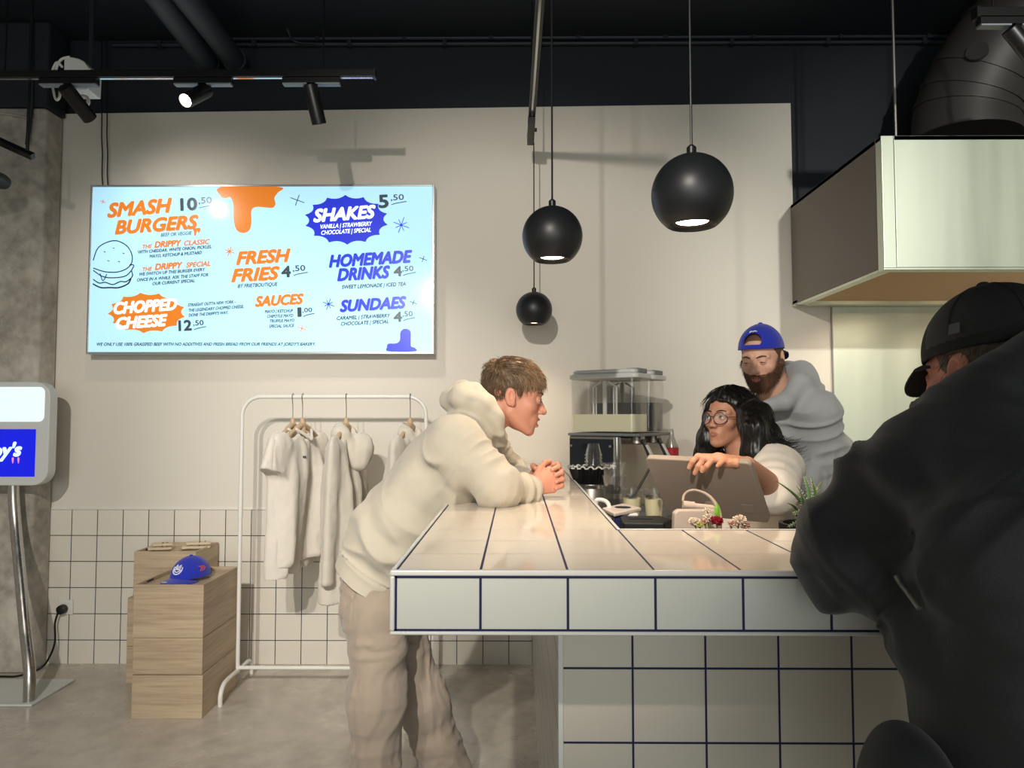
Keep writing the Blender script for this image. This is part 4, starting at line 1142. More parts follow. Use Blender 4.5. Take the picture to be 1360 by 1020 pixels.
obj('switch_window', dbox((-.15, -.1965, .375), (-.06, -.195, .40)), M_black, disp_)
obj('corner_post', MB().tube([dc+DRm@V3(.035, -.18, .0), dc+DRm@V3(.035, -.18, .435)], .02, 16), M_chrome, disp_, label='chrome corner post')
obj('tank_tray', dbox((-.235, -.195, .44), (.16, .195, .455)), M_grey, disp_, bevel=.005)
obj('front_panel', dbox((.035, -.165, .05), (.045, .165, .43)), M_steeldark, disp_)
obj('drip_tray', dbox((.05, -.16, .04), (.21, .16, .08)), M_grey, disp_, bevel=.006)
for sy, liq, lev in ((-.1, M_lem, .085), (.1, M_tea, .145)):
    Rz = rrect(.36, .178, .03, 6, -.225, sy-.089)
    t0 = dc+V3(0,0,.457)
    tank = MB()
    outer = [(x, y) for x, y in Rz]
    wall_o = [t0+DRm@V3(x, y, 0) for x, y in outer]
    # thin-walled bowl: outer and inner skins
    def skin(grow, z0, z1):
        r_ = rrect(.36-2*grow, .178-2*grow, .03-grow*.5, 6, -.225+grow, sy-.089+grow)
        a_ = [t0+DRm@V3(x, y, z0) for x, y in r_]; b_ = [t0+DRm@V3(x*1.015, sy+(y-sy)*1.02, z1) for x, y in r_]
        return a_, b_
    a_, b_ = skin(0, 0, .27); i_, j_ = skin(.004, .004, .27); n_ = len(a_)
    tank.add(a_+b_+i_+j_, [tuple(range(n_-1,-1,-1))]+[(q,(q+1)%n_,n_+(q+1)%n_,n_+q) for q in range(n_)]
             + [(n_+q,n_+(q+1)%n_,3*n_+(q+1)%n_,3*n_+q) for q in range(n_)] + [(3*n_+q,3*n_+(q+1)%n_,2*n_+(q+1)%n_,2*n_+q) for q in range(n_)] + [tuple(range(2*n_,3*n_))])
    tk = obj('bowl', tank, M_clear, disp_, label='clear plastic bowl')
    r_ = rrect(.35, .168, .025, 6, -.22, sy-.084)
    obj('drink', MB().prism(r_, t0+V3(0,0,.006), Dx, Dy, (0,0,lev)), liq, tk, label='pale lemonade' if sy < 0 else 'dark iced tea')
    lr = rrect(.385, .19, .03, 6, -.235, sy-.095)
    lid = obj('lid', MB().prism(lr, t0+V3(0,0,.268), Dx, Dy, (0,0,.026)).prism(rrect(.355, .16, .03, 6, -.22, sy-.08), t0+V3(0,0,.294), Dx, Dy, (0,0,.02)), M_lid, disp_, bevel=.008, segs=3)
    obj('lid_clip', dbox((.07, sy-.05, (.457+.294)), (.142, sy+.05, .457+.318)), M_grey, lid, bevel=.006)
    sp_m = MB()
    ct = t0+DRm@V3(-.07, sy, 0)
    sp_m.tube([ct+V3(0,0,.01), ct+V3(0,0,.262)], .011, 12)
    for s_ in (-1, 1):
        sp_m.tube([ct+Dx*s_*.065+V3(0,0,.02), ct+Dx*s_*.065+V3(0,0,.23), ct+Dx*s_*.02+V3(0,0,.258)], .0055, 8)
        sp_m.tube([ct+Dx*s_*.05+V3(0,0,.02), ct+Dx*s_*.05+V3(0,0,.23)], .004, 8)
    obj('stirrer', sp_m, M_white, tk, label='white stirring frame')
    tb = dc+DRm@V3(.105, sy, .425)
    tap = obj('tap', MB().tube([tb+V3(0,0,.03), tb+V3(0,0,-.02)], [.03, .034], 20).tube([tb-Dx*.06, tb+Dx*.03], .026, 16), M_steeldark, disp_)
    obj('tap_lever', MB().box((-.006, -.016, -.13), (.006, .016, .0), 0, DRm@np.array(Euler((0, -.42, 0)).to_matrix()), tb+Dx*.03), M_black, tap, bevel=.004)
    obj('tap_tag', MB().box((-.003, -.013, -.12), (.003, .013, -.03), 0, DRm@np.array(Euler((0, -.5, 0)).to_matrix()), tb+Dx*.045-Dy*.02), M_white, tap, bevel=.002)

# bottle behind, cups, lids, drinks, tablet, black box: all on the bench behind the bar
def standing(x_px, y_px, Y): return at(x_px, y_px, Y)
bt = at(892, 585, 3.72); 
b_ = thing('squeeze_bottle', 'slim clear bottle with red label beside the drink dispenser', 'bottle', (bt[0], bt[1], .9))
zb_ = bt[2]
obj('bottle_body', MB().lathe([(.001, 0), (.032, 0), (.034, .01), (.034, zb_-.9-.03), (.014, zb_-.9+.02), (.010, zb_-.9+.06), (.001, zb_-.9+.06)], (bt[0], bt[1], .9), 20), glassy('bottle_plastic', (225, 228, 226), .15, 1.15), b_)
z_ = at(892, 602, 3.72)[2]
obj('label_band', MB().lathe([(.0345, z_-.05), (.0355, z_-.05), (.0355, z_+.03), (.0345, z_+.03)], (bt[0], bt[1], 0), 20), mat('red_label', (176, 40, 44), .5), b_)
# stack of upturned clear cups on a bin of black lids, on a steel canister
def cup_profile(r0, r1, h, w=.0015): return [(.001, 0), (r0, 0), (r1, h), (r1+.003, h), (r1+.003, h-.004), (r1-w, h-.006), (r0-w, w*2), (.001, w*2)]
LY = 3.06
lc = at(786, 640, LY)
M_lidb = mat('black_pleated_plastic', (17, 18, 20), .3)
zl0 = at(786, 641, LY)[2]; zl1 = at(786, 620, LY)[2]
can = thing('steel_canister', 'steel canister on the bench under the black pleated tray', 'canister', (lc[0], LY, .9))
obj('canister_body', MB().lathe([(.001, .9), (.064, .9), (.066, .91), (.066, zl0-.012), (.062, zl0-.004), (.001, zl0-.004)], (lc[0], LY, 0), 32), M_steeldark, can)
obj('canister_rim', MB().lathe([(.062, zl0-.02), (.069, zl0-.02), (.069, zl0-.006), (.062, zl0-.006)], (lc[0], LY, 0), 32), M_chrome, can)
tr_ = thing('pleated_tray', 'black pleated tray with pale rim below the upturned cups', 'tray', (lc[0], LY, zl0-.003))
pm = MB(); n_ = 72; ra, rb_ = .072, .098
vs = []
for (r, z) in ((ra, zl0-.002), (rb_, zl1)):
    for j in range(n_):
        a_ = 2*math.pi*j/n_; q = r*(1+.035*(-1)**j); vs.append((lc[0]+q*math.cos(a_)*1.0, LY+q*math.sin(a_)*.8, z))
pm.add(vs, [(j, (j+1)%n_, n_+(j+1)%n_, n_+j) for j in range(n_)]+[tuple(range(n_-1,-1,-1)), tuple(range(n_, 2*n_))])
obj('tray_body', pm, M_lidb, tr_, sharp=20)
rm_ = MB().tube([(lc[0]+rb_*(1+.05*(-1)**j)*math.cos(2*math.pi*j/n_), LY+rb_*(1+.05*(-1)**j)*.8*math.sin(2*math.pi*j/n_), zl1+.004*(-1)**(j//2)) for j in range(n_+1)], .0035, 6)
obj('tray_rim', rm_, M_white, tr_)
cz = zl1+.006
ch = at(789, 589, LY)[2]
M_cup = glassy('clear_cup_plastic', (254, 254, 254), .03, 1.18)
nested = 4; step = .014; cup_h = ch-cz-step*(nested-1)
for i_ in range(nested):
    z0 = cz+step*i_
    t = thing('plastic_cup', ['lowest', 'second lowest', 'second from top', 'topmost'][i_]+' upturned clear plastic cup in the stack on the pleated tray', 'cup', (lc[0]+.008, LY, z0), 'upturned clear cups')
    pr = [(r*.9, cup_h-z) for r, z in cup_profile(.026, .040, cup_h)][::-1]
    obj('cup_wall', MB().lathe([(r, z+z0) for r, z in pr], (lc[0]+.008, LY, 0), 28), M_cup, t)
# tall stack of clear cups, mouth up, right of the tray
for i_ in range(6):
    p = at(816, 676, 2.62); z0 = .93+.045*i_
    if i_ == 0: pass
    t = thing('plastic_cup', ['bottom', 'second', 'third', 'fourth', 'fifth', 'top'][i_]+' clear cup, counted upwards, in the tall stack beside the steel canister', 'cup', (p[0], p[1], z0), 'tall stack of clear cups')
    hh = .11
    obj('cup_wall', MB().lathe([(r, z+z0-(.03 if i_ == 0 else 0)*0) for r, z in cup_profile(.03, .042, hh)], (p[0], p[1], 0), 28), M_cup, t)
obj_st = thing('cup_stand', 'low dark ring holding the tall stack of clear cups', 'stand', (at(816, 676, 2.62)[0], 2.62, .9))
obj('ring', MB().lathe([(.028, .9), (.045, .9), (.045, .928), (.001, .928)], (at(816, 676, 2.62)[0], 2.62, 0), 24), M_black, obj_st)
# glasses of lemonade
M_icelem = mat('pale_lemonade', (242, 236, 196), .3)
for px_, py_, Y_, lb, straw in ((839, 652, 2.5, 'clear cup of lemonade with a black straw behind the white tablet', True), (868, 655, 2.48, 'clear cup of lemonade close to the touch screen', False)):
    tp = at(px_, py_, Y_); zt_ = tp[2]+.01; hh = .125; z0 = zt_-hh if straw else z0_; z0_ = z0
    if straw:
        rz = thing('cup_riser', 'low dark riser under the two cups of lemonade', 'riser', (tp[0], Y_, .9))
        obj('riser_block', MB().box((tp[0]-.045, Y_-.06, .9), (tp[0]+.14, Y_+.045, z0-.005)), M_blackmatt, rz, bevel=.004)
        obj('riser_mat', MB().box((tp[0]-.04, Y_-.055, z0-.005), (tp[0]+.135, Y_+.04, z0-.001)), M_black, rz)
    t = thing('lemonade_cup', lb, 'cup', (tp[0], Y_, z0), 'cups of lemonade')
    obj('cup_wall', MB().lathe([(r, z+z0) for r, z in cup_profile(.028, .036, hh)], (tp[0], Y_, 0), 32), M_cup, t)
    obj('lemonade', MB().lathe([(.001, z0+.004), (.0255, z0+.004), (.0315, z0+hh*.72), (.001, z0+hh*.72)], (tp[0], Y_, 0), 28), M_icelem, t)
    random.seed(px_)
    for _ in range(6):
        a_ = random.random()*6.28; q = V3(tp[0]+.018*math.cos(a_), Y_+.018*math.sin(a_), z0+hh*(.70+.12*random.random()))
        obj('ice_cube', MB().box((-.010,-.010,-.010), (.010,.010,.010), 0, np.array(Euler((random.random()*3, random.random()*3, random.random())).to_matrix()), q), M_cup, t, bevel=.003)
    if straw:
        s0 = V3(tp[0]+.012, Y_, z0+.02); s1 = at(862, 626, Y_+.05)
        tag(obj('drinking_straw', MB().tube([at(834, 668, Y_-.005), at(846, 652, Y_), at(864, 620, Y_+.02)], .0045, 10), M_black), 'black straw leaning in the lemonade cup', 'straw')
# white tablet on a stand and black printer box
M_tab = mat('white_card_plate', (214, 202, 194), .3)
p0, p1, p2, p3 = at(800, 676, 2.3), at(828, 673, 2.42), at(852, 683, 2.30), at(816, 686, 2.16)
ztab = np.mean([q[2] for q in (p0, p1, p2, p3)])
tb = thing('tilted_plate', 'white plate with a dark hole beside the bar edge', 'plate', (.4, 2.3, .9))
obj('plate_top', MB().prism([(q[0], q[1]) for q in (p3, p2, p1, p0)], (0,0,ztab), (1,0,0), (0,1,0), (0,0,.012)), M_tab, tb, bevel=.004)
hx_ = np.mean([q[0] for q in (p0, p1, p2, p3)])+.008
obj('dark_hole', MB().lathe([(.001, ztab+.0125), (.026, ztab+.0125), (.026, ztab+.0135), (.001, ztab+.0135)], (hx_, 2.30, 0), 20), M_black, tb)
obj('plate_stand', MB().box((hx_-.05, 2.24, .9), (hx_+.04, 2.34, ztab)), M_lid, tb, bevel=.004)
obj('blue_box_front', MB().box((at(817, 690, 2.16)[0], 2.18, ztab-.10), (at(829, 690, 2.2)[0], 2.239, ztab-.004)), mat('navy_plastic', (32, 40, 84), .4), tb)
cw = catmull([at(792, 664, 2.35), at(800, 664, 2.35), at(807, 668, 2.33), at(810, 676, 2.3)], 6)
cw = [V3(at(786, 668, 2.4)[0], 2.4, .95)]+cw
obj('white_cable', MB().tube(cw, .007, 10), M_white, tb)
px0, px1 = at(838, 694, 2.05), at(886, 694, 2.1)
bb = thing('printer_box', 'low black box in front of the touch screen', 'box', ((px0[0]+px1[0])/2, 2.12, .9))
zt_ = at(855, 681, 2.2)[2]
obj('printer_body', MB().prism([(px0[0]-.03, 2.00), (px1[0]-.03, 1.99), (px1[0]+.008, 2.06), (px1[0]-.01, 2.14), (px0[0]-.02, 2.13)], (0,0,.9), (1,0,0), (0,1,0), (0,0,zt_-.9)), M_blackmatt, bb, bevel=.006)
obj('paper_slot', MB().box((px0[0]+.0, 2.06, zt_), (px1[0]-.05, 2.075, zt_+.002)), M_black, bb)

# ---------------------------------------------------------------- touch screen, card reader, flowers, plant
TL, TR = at(856, 609, 2.14), at(996, 615.5, 1.93)
uu = norm(TR-TL)
BR = at(1026, 698, 2.03)
vv = BR-TR; vv = vv - uu*np.dot(vv, uu)*1.0; 
Wm = np.linalg.norm(TR-TL); vn = norm(vv); Hm = Wm*.68
nn_ = norm(np.cross(uu, vn)) 
if nn_[1] > 0: nn_ = -nn_
M_scrback = mat('taupe_plastic', (146, 132, 120), .42)
scn = thing('touch_screen', 'taupe backed touch screen till tilted behind the bar', 'till screen', (TL+TR)/2+vn*Hm*.5)
obj('screen_back', MB().prism(rrect(Wm, Hm, .012, 5), TL+vn*Hm, uu, -vn, -nn_*.022), M_scrback, scn, bevel=.004, segs=3)
obj('screen_glass', MB().prism(rrect(Wm-.012, Hm-.012, .01, 5, .006, .006), TL+vn*Hm-nn_*.0235, uu, -vn, -nn_*.0015), mat('dark_glass', (12, 13, 16), .08), scn)
dep = np.linspace(0, 1, 2)
stc = TL+uu*Wm*.5+vn*Hm*.75-nn_*.0
obj('stand_foot', MB().tube([stc+nn_*.0-nn_*.02, V3(stc[0]+.0, stc[1]+.06, .93)], .025, 14).box((stc[0]-.1, stc[1]-.05, .9), (stc[0]+.1, stc[1]+.13, .915)), M_scrback, scn)
m = MB()
lg = TL+uu*Wm*.50+vn*Hm*.115+nn_*.001
v_, f_ = text_mesh('tril', 0, .01)
kk = .0185
m.add([lg+uu*(.012+q[0]*kk)-vn*q[1]*kk for q in v_], [f[::-1] if np.dot(np.cross(uu, -vn), nn_) < 0 else f for f in f_])
for a_ in np.linspace(0, 2*math.pi, 7)[:-1]:
    cc_ = lg-vn*.007+uu*.002+(uu*math.cos(a_)+vn*math.sin(a_))*.0058
    m.tube([cc_, cc_+nn_*.0008], .0026, 6)
obj('screen_logo', m, mat('pale_logo', (226, 222, 216), .5), scn, label='small pale logo')
q0 = TL+uu*Wm*.80+vn*Hm*.70
obj('rating_plate', MB().prism([(0,0), (.034,0), (.034,.03), (0,.03)], q0+nn_*.0002, uu, vn, nn_*.001), mat('plate_grey', (150, 138, 128), .3), scn)
# card reader stand in front
M_read = mat('pale_taupe_plastic', (196, 178, 164), .4)
rd = thing('card_reader', 'pale taupe card reader with looped cable behind the flowers', 'card reader', at(915, 690, 1.9))
a_, b2 = at(893, 704, 1.86), at(962, 704, 1.86); tpz = at(915, 676, 1.9)[2]
poly = [(a_[0]-.004, .9), (b2[0], .9), (b2[0]-.004, tpz-.006), (b2[0]-.016, tpz), (a_[0]+.022, tpz), (a_[0]+.010, tpz-.008)]
obj('reader_body', MB().prism(poly, (0, 1.88, 0), (1,0,0), (0,0,1), (0,.03,0)), M_read, rd, bevel=.005, segs=3)
obj('hinge_tube', MB().tube([at(907, 670, 1.93), at(922, 671.5, 1.93)], .0105, 14).tube([at(922, 672, 1.93), at(950, 675, 1.93)], .008, 14), M_read, rd)
cb_ = catmull([at(907, 666, 1.94), at(909, 657, 1.96), at(917, 651.5, 1.97), at(928, 652, 1.96), at(942, 659, 1.94), at(952, 672, 1.92), at(956, 686, 1.9), at(955, 705, 1.88)], 7)
obj('cable', MB().tube(cb_, [.0035]*20+list(np.linspace(.0035, .007, len(cb_)-20)), 10), mat('taupe_cable', (168, 152, 138), .4), rd)
# flowers in a low pot, their heads just over the counter edge
fl = thing('flower_pot', 'pot of dried pale flowers with a red bloom behind the counter edge', 'flowers', at(955, 720, 1.80)*[1,1,0]+V3(0,0,.9))
fc = at(955, 700, 1.80)
obj('pot', MB().lathe([(.001, .9), (.05, .9), (.06, .91), (.072, 1.08), (.064, 1.08), (.055, .95), (.001, .95)], (fc[0], 1.80, 0), 28), mat('clay_pot', (150, 110, 84), .8), fl)
random.seed(4)
def bloom(px_, py_, Y_, r, mat_, nm, n=26, ps=.014):
    c = at(px_, py_, Y_); m = MB()
    for i in range(n):
        z = 1-2*(i+.5)/n; a = i*2.4; s_ = math.sqrt(1-z*z)
        d = V3(s_*math.cos(a), s_*math.sin(a), z*.75)
        b_ = c+d*r*.5; tp_ = c+d*r*(1+.2*random.random()); sd = norm(np.cross(d, V3(.3,.2,1)))
        up_ = np.cross(sd, d)
        m.add([b_-sd*ps*.3, b_+sd*ps*.3, tp_+sd*ps*.55, tp_+up_*ps*.35, tp_-sd*ps*.55, b_+up_*ps*.4], [(0,1,2,3), (0,3,4), (0,5,1), (1,5,3), (1,3,2), (5,0,3)])
    obj(nm, m, mat_, fl, sharp=None)
    st = MB().tube([c, V3(fc[0]+(c[0]-fc[0])*.3, 1.80, 1.0)], .0022, 6); obj('stem', st, M_stem, fl)
M_stem = mat('plant_stem', (110, 118, 70), .7)
M_fw = mat('dried_cream_petal', (226, 210, 192), .8); M_fr = mat('red_petal', (150, 24, 44), .6); M_fg = mat('lime_leaf', (128, 186, 58), .5)
M_fp = mat('dusty_pink_petal', (206, 160, 140), .8); M_fy = mat('yellow_green_bloom', (186, 190, 90), .8)
bloom(922, 693, 1.80, .013, M_fw, 'cream_bloom'); bloom(929, 697, 1.79, .009, M_fy, 'yellow_bloom', 18, .008); bloom(936, 693, 1.81, .010, M_fp, 'pink_bloom', 18, .01)
bloom(941, 687, 1.81, .013, M_fw, 'cream_bloom', 22, .009); bloom(939, 678, 1.82, .009, M_fw, 'cream_bloom', 14, .007)
bloom(952, 692, 1.79, .014, M_fr, 'red_bloom', 20, .017); bloom(982, 692, 1.80, .018, M_fw, 'cream_bloom', 40, .010); bloom(972, 696, 1.79, .010, M_fp, 'pink_bloom', 18, .008); bloom(990, 698, 1.80, .012, M_fp, 'pink_bloom', 20, .009)
c = at(953, 688, 1.81); tipp = at(952, 667, 1.81)
m = MB(); ax_ = tipp-c
lf = [c+ax_*t+V3(1,0,0)*w for t, w in ((0,-.002),(.3,-.008),(.6,-.007),(1,.0))]; rf = [c+ax_*t+V3(1,0,0)*w for t, w in ((0,.002),(.3,.008),(.6,.007))]
mid = [c+ax_*t+V3(0,-.003,0) for t in (0,.3,.6)]
m.add(lf+rf+mid, [(0,7,8,1), (1,8,9,2), (2,9,3), (7,4,5,8), (8,5,6,9), (9,6,3)])
o = obj('green_leaf', m, M_fg, fl, sharp=None); so_ = o.modifiers.new('thick', 'SOLIDIFY'); so_.thickness = .0012
# aloe in a dark pot
al = thing('aloe_plant', 'spiky green aloe in a dark pot behind the counter next to the black jacket', 'plant', (at(1075, 700, 1.84)[0], 1.84, .9))
ac = at(1076, 694, 1.84); 
obj('pot', MB().lathe([(.001, .9), (.055, .9), (.075, 1.13), (.08, 1.14), (.08, 1.16), (.07, 1.16), (.068, 1.13), (.001, 1.13)], (ac[0]+.006, 1.845, 0), 32), mat('dark_pot', (28, 28, 28), .5), al)
M_aloe = mat('aloe_green', (92, 128, 84), .45, noise=.25, nscale=60)
random.seed(9)
tips = [(1031, 639, 1.78), (1046, 668, 1.76), (1058, 645, 1.84), (1068, 632, 1.9), (1064, 655, 1.75), (1079, 640, 1.82), (1088, 648, 1.86), (1098, 652, 1.9), (1052, 682, 1.74), (1102, 670, 1.8), (1078, 634, 1.96), (1110, 660, 1.92), (1092, 640, 1.98), (1046, 700, 1.75)]
for i, (tx, ty_, tY) in enumerate(tips):
    b_ = V3(ac[0]+.006+.02*math.cos(i*2.4), 1.845+.02*math.sin(i*2.4), 1.135); tp_ = at(tx, ty_, tY)
    mid_ = (b_+tp_)/2+V3(0,0,.018+.01*random.random())
    path = catmull([b_, mid_, tp_], 7)
    m = MB().tube(path, list(np.linspace(.0105, .0012, len(path))), 10, flat=.55)
    lf_ = obj('aloe_leaf', m, M_aloe, al)
    m2 = MB()
    for j in range(2, len(path)-1):
        t_ = norm(path[j+1]-path[j-1]); sd = norm(np.cross(t_, V3(0,-1,.3))); rr2 = .0105*(1-j/len(path))
        for s_ in (-1, 1):
            b3 = path[j]+sd*s_*rr2*.9; m2.tube([b3-t_*.002, b3+sd*s_*.003+t_*.001], [.0011, .0003], 5)
    obj('leaf_spines', m2, M_fw, lf_)
# ---------------------------------------------------------------- people
def norm_rows(a): return a/(np.linalg.norm(a, axis=1, keepdims=True)+1e-9)
def skin_mat(name, rgb, rough=.5):
    m = mat(name, rgb, rough, noise=.07, nscale=45, bump=.06, bscale=260)
    b = m.node_tree.nodes['Principled BSDF']
    b.inputs['Subsurface Weight'].default_value = .12; b.inputs['Subsurface Radius'].default_value = (.012, .005, .003)
    return m
M_eyew = mat('eye_white', (226, 220, 214), .15)
M_iris = mat('brown_iris', (48, 34, 26), .12)
def msk(p, c, r, fn, far=.5):
    """fn evaluated only near c"""
    k = ln(p-np.asarray(c, F32)) < r
    d = np.full(len(p), F32(far)); 
    if k.any(): d[k] = fn(p[k])
    return d
def head_field(q, mouth=0.0, slim=0.0, lid=.0046):
    m = q.copy(); m[:, 0] = np.abs(m[:, 0])
    d = el(q, (0, -.014, .036), (.0745, .097, .088))
    d = su(d, el(q, (0, .030, -.026), (.060-slim*.004, .060, .080)), .03)
    d = su(d, rc(m, (.050-slim*.005, -.004, -.050), (.017, .064, -.097), .021-slim*.002, .016), .025)
    d = su(d, el(q, (0, .073, -.101), (.021-slim*.003, .017, .017)), .012)
    d = su(d, el(m, (.042, .056, -.020), (.024, .023, .022)), .018)
    d = su(d, rc(m, (.012, .081, .024), (.048, .064, .023), .010-slim*.002, .009), .012)
    d = sm(d, -el(m, (.032, .0985, .004), (.018, .0165, .0115)), .010)
    d = su(d, rc(q, (0, .082, .012), (0, .105-.006*slim, -.026), .0070, .0105-.001*slim), .009)
    d = su(d, el(q, (0, .1075-.006*slim, -.030), (.0105, .0105, .0095)), .006)
    d = su(d, el(m, (.0115, .0965, -.033), (.0075, .0105, .0075)), .005)
    d = sm(d, -el(m, (.006, .1035, -.0395), (.0036, .0055, .004)), .003)
    d = su(d, el(q, (0, .074, -.064), (.030, .020, .027)), .015)
    d = su(d, rc(m, (0, .0955, -.0575), (.021, .0855, -.0625), .0056, .003), .004)
    d = su(d, rc(m, (0, .0940, -.0695-mouth*.012), (.019, .0855, -.0655), .0066, .003), .004)
    d = sm(d, -rc(m, (0, .103, -.0635-mouth*.006), (.020, .0925, -.0640), .0016+mouth*.0075, .0012), .002)
    # lids around the eyeballs
    e = np.maximum(el(m, (.032, .0775, .004), (.0140,)*3), -el(m, (.0335, .0925, .0035), (.0148, .0125, lid)))
    d = su(d, e, .003)
    tilt = np.array(Euler((.18, 0, 0)).to_matrix()) @ np.array(Euler((0, 0, -.30)).to_matrix())
    d = su(d, el(m, (.079, -.012, -.004), (.0085, .0175, .0295), tilt), .006)
    d = sm(d, -el(m, (.0880, -.008, -.002), (.0095, .0105, .0180), tilt), .002)
    d = su(d, el(m, (.0785, .002, -.024), (.006, .007, .010)), .005)
    return d
def eye_meshes(fr, parent, look=(0, 1, -.1), M_i=None):
    for s in (-1, 1):
        c = V3(s*.032, .0775, .004); m = MB(); vs, fs = [], []
        g = norm(look); ax = norm(np.cross(g, (0, 0, 1))); ay = np.cross(ax, g)
        prof = [(math.sin(t)*.0122, math.cos(t)*.0122) for t in np.linspace(0.02, math.pi-.02, 18)][::-1]
        prof = [(max(r, .0001), z) for r, z in prof]
        R = fr.R @ np.stack([ax, ay, g], 1)
        m.lathe([(r*fr.sc, z*fr.sc) for r, z in prof], fr.wor(c), 20, 0, R)
        o = obj('eye', m, [M_eyew, M_i or M_iris], parent, sharp=180)
        nrm = fr.R @ g
        pi = [1 if np.dot(np.array(p.center)+origin(parent)-fr.wor(c), nrm) > .0122*fr.sc*.86 else 0 for p in o.data.polygons]
        o.data.polygons.foreach_set('material_index', pi)
def strands(name, roots, dirs, steps, rad, mats, parent, seg=6, grav=0.0, wav=0.0, seed=0, field=None, lift=.0, mess=.09):
    """a head of hair: tapering threads from roots, each stepping along dirs(points, step)"""
    rng = np.random.default_rng(seed); n = len(roots)
    P = [np.array(roots, float)]; ln_ = steps*(.75+.5*rng.random(n))
    ph = rng.random(n)*6.28
    for k in range(seg):
        d = dirs(P[-1], k) + rng.normal(0, mess, (n, 3))
        if wav: d = d + wav*np.stack([np.sin(k*1.1+ph), np.cos(k*1.3+ph*1.7), np.zeros(n)], 1)
        d /= np.linalg.norm(d, axis=1, keepdims=True)
        q = P[-1]+d*(ln_/seg)[:, None]
        if field is not None:
            fd = field(q.astype(F32)); g = grad(field, q.astype(F32), .003)
            push = np.clip(lift-fd, 0, .03); q = q+g*push[:, None]
        P.append(q)
    P = np.stack(P, 1)                                   # n, seg+1, 3
    t = np.gradient(P, axis=1); t /= np.linalg.norm(t, axis=2, keepdims=True)+1e-9
    u = np.cross(t, np.array([.31, .52, .79])); u /= np.linalg.norm(u, axis=2, keepdims=True)+1e-9
    w = np.cross(t, u)
    r = rad*np.linspace(1, .18, seg+1)[None, :, None]*(.7+.6*rng.random(n))[:, None, None]
    V = np.stack([P+r*(math.cos(a)*u+math.sin(a)*w) for a in (0, 2.094, 4.189)], 2)   # n, s, 3, 3
    idx = np.arange(n*(seg+1)*3).reshape(n, seg+1, 3)
    q = np.concatenate([np.stack([idx[:, :-1, a], idx[:, :-1, (a+1) % 3], idx[:, 1:, (a+1) % 3], idx[:, 1:, a]], -1).reshape(-1, 4) for a in range(3)])
    return flesh(name, (V.reshape(-1, 3), q), mats, parent)
def pick(v, n, seed): return v[np.random.default_rng(seed).choice(len(v), min(n, len(v)), replace=False)]
def hand_field(p, W, mcp, fingers, thumb, r=.0085, palm=.0135):
    """W wrist, mcp four knuckles, fingers four lists of joints after the knuckle, thumb a list of joints"""
    d = None
    for a in mcp:
        e = rc(p, np.asarray(W)*.85+np.asarray(a)*.15, a, palm*1.35, palm*.95); d = e if d is None else su(d, e, .012)
    for a, b in zip(mcp[:-1], mcp[1:]): d = su(d, rc(p, a, b, palm*.85), .01)
    for i, (a, ch) in enumerate(zip(mcp, fingers)):
        k = r*(1.0, 1.04, .98, .85)[i]; pts = [a]+list(ch)
        rs = [k*1.12]+[k*x for x in (1.0, .95, .80, .75)][:len(ch)]
        d = su(d, chain(p, pts, rs, .004), .005)
    d = su(d, chain(p, thumb, [palm*1.25, r*1.25, r*1.05, r*.85][:len(thumb)], .006), .010)
    return d
def nail_mesh(tips, parent, M):
    for tip, back, out, r in tips:
        d = norm(np.array(tip)-np.array(back)); o_ = norm(np.array(out)-d*np.dot(out, d)); s = np.cross(d, o_)
        c = np.array(tip)+o_*r*.72+d*r*.1
        obj('fingernail', MB().lathe([(.001, .0012), (r*.55, .0008), (r*.62, 0), (r*.62, -.001)], c, 12, 0, np.stack([s, d, o_], 1)), M, parent, sharp=60)
def folds(bones, base=.003, seed=0):
    def g(v, n):
        out = base*(vnoise(v, 9, seed)+.5*vnoise(v, 22, seed+1))
        for a, b, fr_, am, rad in bones:
            a = np.asarray(a, float); ba = np.asarray(b, float)-a; L = np.dot(ba, ba); t = (v-a)@ba/L
            dist = np.linalg.norm(v-a-np.clip(t, 0, 1)[:, None]*ba, axis=1)
            w = np.exp(-(dist/rad)**4)*np.clip((t+.15)*5, 0, 1)*np.clip((1.15-t)*5, 0, 1)
            s = np.stack([t*fr_, vnoise(v, 7, seed+5)*.9, vnoise(v, 4, seed+8)*.8], 1)
            rdg = 1-2*np.abs(vnoise(s, 1.0, seed+2))
            out = out+w*am*rdg
        return out
    return g
def torso_field(p, pts, rs, side, wid, k=.05):
    d = None
    for i in range(len(pts)-1):
        e = rc(p, pts[i], pts[i+1], rs[i], rs[i+1], side, wid[i]); d = e if d is None else su(d, e, k)
    return d
def shoe(parent, x, y, z, yaw, M):
    fr_ = Frame(V3(x, y, z), (math.cos(yaw), math.sin(yaw), 0))
    def f(q):
        d = su(rc(q, (0, -.06, .045), (0, .13, .03), .042, .035, (1, 0, 0), 1.1), rc(q, (0, -.04, .05), (0, -.05, .10), .042, .044), .03)
        return sm(d, -q[:, 2]+F32(.002), .004)
    flesh('shoe', solid(fr_.field(f), fr_.c-.25, fr_.c+.25, .008), M, parent)
M_shoe = mat('white_shoe', (214, 212, 206), .5); M_shoeb = mat('black_shoe', (24, 24, 25), .5)
def lashes(fr, parent, M, dz, r=.0010):
    for s in (-1, 1):
        pts = []
        for t in np.linspace(-1, 1, 9):
            dx = .0118*t; z = dz*(1-t*t)-.001*t*t
            y = math.sqrt(max(1e-9, .0147**2-dx*dx-z*z)); pts.append(fr.wor((s*(.0325+dx), .0775+y, .004+z)))
        obj('eyelashes', MB().tube(pts, [r*.5*fr.sc]+[r*fr.sc]*7+[r*.5*fr.sc], 6), M, parent)
